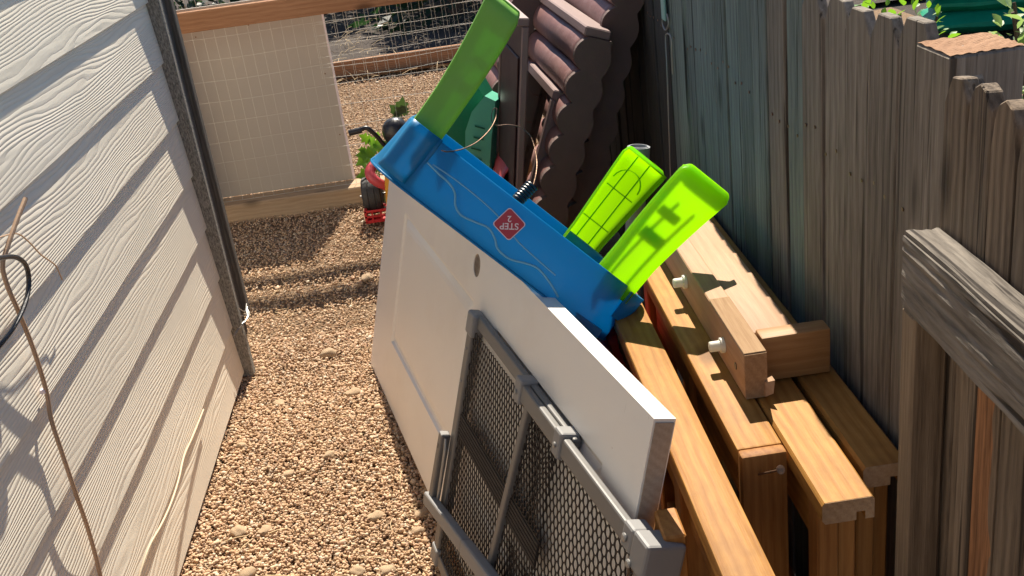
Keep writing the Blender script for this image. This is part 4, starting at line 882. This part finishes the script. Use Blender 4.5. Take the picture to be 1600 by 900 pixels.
# sticker: red diamond with the maker's lettering, upside down like the table
S0 = Vector((.268, Y(.0095), -.044)); 
def diamond(h, r):
    P = []
    for k in range(4):
        a = R(90*k); c = Vector((math.cos(a), math.sin(a)))*(h-r*1.0)
        for j in range(-3, 4): b = a+R(15*j); P.append((c.x+r*math.cos(b), c.y+r*math.sin(b)))
    return P
st = MB(); st.prism(diamond(.0305, .006), 0, .0009); 
XL = Vector((-1, 0, 0)); ZU = Vector((0, 0, -1))
# orientation of the print on the skirt: text reads upside down in the picture, tilted a little
gsd = Mt_  # outward
tx = (-r2); tx = (tx-gsd*tx.dot(gsd)).normalized(); ty = gsd.cross(tx)
tilt = Matrix.Rotation(R(-2), 3, gsd); tx = tilt @ tx; ty = tilt @ ty
MS = frame(MTB @ S0, tx, ty, gsd)
stk = st.build('sticker', MT['white'], pt, MS); 
m = MB(); m.prism(diamond(.0285, .0055), .0009, .0014); red_ = m.build('sticker_field', MT['stick'], stk, MS)
def text_mesh(txt, size, x, y, z):
    cu = bpy.data.curves.new('lettering', 'FONT'); cu.body = txt; cu.size = size; cu.align_x = 'CENTER'; cu.align_y = 'CENTER'; cu.extrude = .0002; cu.offset = size*.012
    to = bpy.data.objects.new('tmp', cu); col.objects.link(to); d = bpy.context.evaluated_depsgraph_get(); d.update()
    me = bpy.data.meshes.new_from_object(to.evaluated_get(d)); bpy.data.objects.remove(to); me.materials.clear(); me.materials.append(MT['white'])
    me.transform(Matrix.Translation((x, y, z))); return me
for txt, sz, yy in (('STEP', .0175, .0035), ('2', .0165, -.0105)):
    o = bpy.data.objects.new('lettering', text_mesh(txt, sz, 0, yy, .0017)); link(o, MS, stk)

# ------------------------------------------------------------------ brown playhouse panels leaning on the fence
def playhouse(M, L, Hh, logs, thick, par, window):
    """local: x = along (away), y = outward to the path, z = up the panel"""
    lr = Hh/logs
    for k in range(logs):
        z = lr*(k+.5); m = MB(); prof = []
        for j in range(9):
            a = R(-80+160*j/8); prof.append((thick*.35+lr*.32*math.cos(a), lr*.5*math.sin(a)*1.0))
        prof = [(0, -lr*.5+.001)]+prof+[(0, lr*.5-.001)]
        segs = 14; lr_ = lr
        def fn(u, v):
            i = v*(len(prof)-1); q = prof[int(round(i))]; x = L*u
            return (x, q[0]+.004*mnoise.noise(Vector((x*5, z*3, q[1]*9))), z+q[1]+.003*mnoise.noise(Vector((x*4, 7, z))))
        if window and z > window[2]-.02 and z < window[3]+.02:
            m.grid(lambda u, v: fn(window[0]*u/L, v), segs, len(prof)-1)
            m2 = MB(); m2.grid(lambda u, v: fn((window[1]+(L-window[1])*u)/L, v), segs, len(prof)-1); solid(m2.build('log', MT['brown'], par, M, smooth=60), .003, 0)
        else: m.grid(fn, segs, len(prof)-1)
        solid(m.build('log', MT['brown'], par, M, smooth=60), .003, 0)
    pl_ = []; per = 10
    for k in range(logs*per+1): pl_.append((thick*.35+lr*.10+lr*.34*abs(math.sin(math.pi*k/per))**.7, k*lr/per))
    for k in range(logs*per, -1, -1): pl_.append((-thick*.75-lr*.16*abs(math.sin(math.pi*(k/per+.12))), k*lr/per))
    MB().prism(pl_, -.022, .0, lambda a, b, h: (h, a, b)).build('end_plate', MT['brown_end'], par, M)
    if window:
        x0, x1, z0, z1 = window
        m = MB()
        m.box(x0-.03, x1+.03, -.02, thick*.35+lr*.45, z1, z1+.03, .004); m.box(x0-.03, x1+.03, -.02, thick*.35+lr*.45, z0-.03, z0, .004)
        m.box(x0-.03, x0, -.02, thick*.35+lr*.44, z0, z1, .004); m.box(x1, x1+.03, -.02, thick*.35+lr*.44, z0, z1, .004)
        m.build('window_frame', MT['brown_pale'], par, M)
    m = MB(); x0, x1, z0, z1 = window or (0, 0, 0, 0)
    if window:
        m.box(0, x0, -thick*.6, -.002, 0, Hh); m.box(x1, L, -thick*.6, -.002, 0, Hh); m.box(x0, x1, -thick*.6, -.002, 0, z0); m.box(x0, x1, -thick*.6, -.002, z1, Hh)
    else: m.box(0, L, -thick*.6, -.002, 0, Hh)
    m.build('back_wall', MT['brown_end'], par, M)
    MB().box(-.015, L, -thick*.7, thick*.9, Hh, Hh+.028, .004).build('cap', MT['brown_pale'], par, M)
lean = R(21)
def pm_(x, y, lean, yawd=0, z=0):
    nrm = Vector((-math.cos(lean), 0, math.sin(lean))); upd = Vector((math.sin(lean), 0, math.cos(lean))); al = Vector((0, 1, 0))
    rz = Matrix.Rotation(R(yawd), 3, 'Z'); return frame((x, y, z), rz @ al, rz @ nrm, rz @ upd)
ph = thing('playhouse_panel', 'brown log style playhouse wall with a window frame leaning on the fence', 'playhouse panel', (.1, 3.2, 0))
MPH = pm_(.055, 3.02, lean, 4)
playhouse(MPH, .75, 1.08, 11, .05, ph, (.13, .55, .42, .86))
ph = thing('playhouse_panel', 'second log style playhouse wall in deep shade nearer the fence', 'playhouse panel', (.3, 3.4, 0))
playhouse(pm_(.215, 3.12, R(17), 3), .7, 1.22, 12, .05, ph, None)
ph = thing('playhouse_panel', 'rear log style playhouse wall with only its edge showing behind', 'playhouse panel', (-.05, 3.9, 0))
playhouse(pm_(-.06, 3.75, R(20), 4), .7, 1.12, 11, .05, ph, None)
# flat brown door leaf of the playhouse, in front of the log wall
fl = thing('playhouse_door', 'flat plum brown playhouse door with a pale rim leaning on the log wall', 'playhouse door', (0, 3.3, 0))
MF = pm_(.065, 3.06, R(9), 4)
MB().box(.0, .42, -.012, .0, 0.0, 1.08, .004).build('leaf', MT['brown_flat'], fl, MF)
m = MB(); m.box(-.012, .0, -.015, .006, 0, 1.08, .003); m.box(.42, .432, -.015, .006, 0, 1.08, .003); m.box(-.012, .432, -.015, .02, 1.081, 1.105, .003); m.build('rim', MT['brown_pale'], fl, MF)
MB().box(.05, .37, .0005, .006, .1, .98, .003).build('raised_panel', MT['brown_flat'], fl, MF)

# green toy chair
ch = thing('toy_chair', 'green plastic toy chair with a curved back edge coloured pale as if sunlit behind the table', 'toy chair', (.02, 3.6, 0))
MC = Matrix.Translation((0, 0, 0))
m = MB(); a = [ony(*q, 3.45) for q in ((742, 262), (727, 240), (727, 205), (737, 175), (757, 150), (774, 158), (772, 185), (768, 215), (766, 250), (764, 285), (745, 290))]
m.v = []; k = len(a); off = Vector((.03, .05, 0))
m.add([p for p in a]+[p+Vector((.03, .06, 0)) for p in a], [tuple(range(k)), tuple(range(2*k-1, k-1, -1))]+[(i, (i+1) % k, k+(i+1) % k, k+i) for i in range(k)]); sl = m.build('back_slat', MT['teal_sunlit'], ch)
for q in ((742, 197), (740, 214), (736, 231), (737, 246)):
    p = ony(*q, 3.446); MB().box(0, .035, -.003, .002, -.002, .002, 0, frame(p, (1, 0, -.45), (0, 1, 0), (.45, 0, 1))).build('groove', MT['teal'], sl)
a = [ony(*q, 3.55) for q in ((690, 235), (702, 190), (706, 150), (742, 128), (755, 150), (742, 180), (728, 215), (728, 262))]; k = len(a); m = MB()
m.add(a+[p+Vector((.04, .10, -.01)) for p in a], [tuple(range(k)), tuple(range(2*k-1, k-1, -1))]+[(i, (i+1) % k, k+(i+1) % k, k+i) for i in range(k)]); m.build('side_panel', MT['teal'], ch)
MB().box(-.06, .22, 3.56, 3.9, .28, .33, .01).build('seat', MT['teal'], ch)
for x in (-.04, .17):
    for yy in (3.58, 3.86): MB().box(x, x+.04, yy, yy+.04, 0, .285, .006).build('leg', MT['teal'], ch)
# red toy parts showing between things
rc = thing('toy_wagon', 'red plastic toy wagon body half hidden behind the blue table', 'toy wagon', (.1, 3.2, 0))
m = MB(); m.grid(lambda u, v: (.06+.09*v, 3.22+.25*u, .30+.30*math.sin(1.3*v+.25)+.0*u), 6, 8); solid(m.build('hood', MT['redfade'], rc, smooth=True), .006)
MB().box(.04, .17, 3.18, 3.5, .20, .32, .02, None, 3).build('body', MT['red'], rc, smooth=60)
for yy in (3.24, 3.44): MB().lathe([(.01, -.02), (.09, -.02), (.1, -.01), (.1, .01), (.09, .02), (.01, .02)], Matrix.Translation((.10, yy, .1)) @ Matrix.Rotation(R(90), 4, 'Y'), 20).build('wheel', MT['rubber'], rc, smooth=30)
rc = thing('toy_crate', 'red plastic toy crate under the low corner of the blue table', 'toy crate', (.22, 1.9, 0))
MB().box(.19, .25, 1.55, 2.1, .0, .60, .015, None, 3).build('crate_body', MT['red'], rc, smooth=60)
MB().box(.18, .33, 1.98, 2.2, .40, .585, .02, None, 3).build('crate_lid', MT['red'], rc, smooth=60)
q = ony(957, 410, 2.17); MB().tube([q+Vector((.018*math.cos(t), 0, .018*math.sin(t))) for t in [k*.45 for k in range(15)]], .004, 8, sub=2).build('cord_loop', MT['orange'], rc, smooth=True)

# grey pipe
pp = thing('pvc_pipe', 'grey plastic drain pipe standing behind the green table legs', 'pipe', (.43, 2.6, 0))
pa = ony(998, 228, 2.62); pbm = ony(990, 400, 2.60); dv = (pa-pbm).normalized(); b0 = pa-dv*(pa.z/dv.z)
m = MB(); Mx = frame(b0, dv.orthogonal(), dv.cross(dv.orthogonal()), dv); hh = (pa-b0).length
m.lathe([(.0255, 0), (.0255, hh), (.0225, hh), (.0225, .0)], Mx, 24); m.build('tube', MT['pvc'], pp, smooth=30)
MB().lathe([(.029, hh-.08), (.030, hh-.078), (.030, hh-.002), (.0257, hh-.002), (.0257, hh-.08)], Mx, 24).build('coupling', MT['pvc'], pp, smooth=30)

# wire spring and loop by the table
sp = thing('spring_toy', 'black coil spring with a long curled wire hung over the blue table edge', 'spring', ony(818, 305, 2.15))
p0 = ony(806, 316, 2.14); p1 = ony(833, 288, 2.16); ax = (p1-p0); X = ax.normalized().orthogonal().normalized(); Yv = ax.normalized().cross(X)
m = MB(); m.tube([p0+ax*(k/120)+(X*math.cos(k*.42)+Yv*math.sin(k*.42))*.0125 for k in range(121)], .0032, 6); m.build('coil', MT['black'], sp, smooth=True)
MB().tube([ony(*q) for q in ((833, 290, 2.16), (838, 268, 2.2), (838, 245, 2.25), (830, 215, 2.3), (815, 200, 2.3), (795, 195, 2.28), (776, 196, 2.25), (768, 188, 2.22), (770, 172, 2.2), (776, 170, 2.2), (774, 186, 2.18), (764, 204, 2.12), (745, 222, 2.05), (722, 233, 1.98), (700, 237, 1.86), (690, 235, 1.84))], .0012, 6, sub=6).build('wire', MT['rust'], sp, smooth=True)

# hook hung on the fence
hk = thing('hook_rod', 'bent metal hook and rod hanging on the dark fence from a taped loop', 'hook', (FX-.01, 2.84, 1.05))
X_ = FX-.012
MB().box(-.004, .004, -.018, .018, -.03, .03, .003, Matrix.Translation(onx(1037, 14, X_))).build('tape', MT['hooktape'], hk)
MB().tube([onx(*q, X_) for q in ((1038, 22), (1035, 32), (1036, 40), (1040, 47), (1044, 40), (1044, 30), (1042, 22))], .0022, 6, sub=4).build('loop', MT['steel'], hk, smooth=True)
MB().tube([onx(*q, X_) for q in ((1051, 116), (1050, 90), (1049, 62), (1046, 54), (1042, 53), (1040, 60), (1042, 100), (1044, 160), (1046, 220), (1048, 285))], .0022, 6, sub=5).build('rod', MT['steel'], hk, smooth=True)

# ------------------------------------------------------------------ beyond the fence on the right: bags and plants
tag(MB().grid(lambda u, v: (.72+u*9, -1.0+v*12, -.02+.04*mnoise.noise(Vector((u*18, v*22, 3)))), 50, 60).build('garden_bed', MT['soil'], smooth=True), None, kind='structure')
def bag(M, lab):
    bm = bmesh.new(); bmesh.ops.create_cube(bm, size=2); bmesh.ops.subdivide_edges(bm, edges=bm.edges[:], cuts=9, use_grid_fill=True)
    s = random.random()*50
    for v in bm.verts:
        x, y, z = v.co; e = max(0, 1-max(abs(x), abs(y))**6); f = (1-abs(x)**5)*(1-abs(y)**5)
        zz = z*(.15+.85*max(f, 0)**.4)
        v.co = Vector((x*.46*(1-.03*abs(z)), y*.30, zz*.070+.010*mnoise.noise(Vector((x*2.6, y*2.6, s+z)))+.004*mnoise.noise(Vector((x*9, y*9, s)))))
    m = MB(); m.bm(bm); t = tag(m.build('soil_bag', MT['bag'], None, M, smooth=True, fix=False), lab, 'bag', 'green bags stacked beyond the fence')
    q = MB(); q.prism([(.022*math.cos(R(30*k)), .016*math.sin(R(30*k))) for k in range(12)], 0, .002, lambda a, b, h: (a-.22, -.262-h, b)); q.build('emblem', MT['stick'], t, M)
    return t
bx_ = onz(1520, 40, .10)
for i, (dx, dy, z, a, lab) in enumerate(((0, 0, .075, -18, 'green soil bag at the bottom of the stack beyond the fence'), (.03, .04, .195, -24, 'green soil bag second from the bottom of the stack beyond the fence'), (-.02, .02, .315, -14, 'green soil bag third up in the stack beyond the fence'), (.04, .05, .435, -22, 'green soil bag fourth up in the stack beyond the fence'), (.0, .06, .555, -19, 'green soil bag topmost in the stack beyond the fence'))):
    x, y = bx_.x+.35+dx, bx_.y+.35+dy
    bag(Matrix.Translation((x, y, z)) @ Matrix.Rotation(R(a), 4, 'Z'), lab)
def bush(c, rad, h, mat, lab, n, L):
    t = thing('leafy_shrub', lab, 'shrub', (c[0], c[1], 0))
    m = MB(); m.tube([(c[0], c[1], 0), (c[0]+.02, c[1], h*.6), (c[0], c[1], h*.85)], .012, 6)
    for k in range(6): a = k*1.05; m.tube([(c[0], c[1], h*.5), (c[0]+rad*.4*math.cos(a), c[1]+rad*.4*math.sin(a), h*.75), (c[0]+rad*.7*math.cos(a), c[1]+rad*.7*math.sin(a), h*.92)], .004, 5, sub=3)
    m.build('trunk', MT['bark'], t, smooth=True)
    m = MB()
    for k in range(n):
        v = Vector((random.gauss(0, 1), random.gauss(0, 1), random.gauss(0, 1))).normalized()*random.random()**.4
        p = Vector((c[0]+v.x*rad, c[1]+v.y*rad, h*.78+v.z*h*.24+.02*mnoise.noise(v*3)))
        d = (v+Vector((random.gauss(0, .5), random.gauss(0, .5), random.gauss(0, .4)))).normalized()
        lobed_leaf(m, p, d, Vector((random.gauss(0, .4), random.gauss(0, .4), 1)), L*random.uniform(.6, 1.2), False)
    m.build('crown', MT[mat], t, smooth=True, fix=False)
bush((1.17, 2.68), .16, 1.10, 'leaf', 'bright leafy shrub left of the green bags beyond the fence', 420, .034)
bush((1.28, 2.12), .15, 1.22, 'leafpale', 'white flecked leafy shrub right of the green bags', 460, .036)
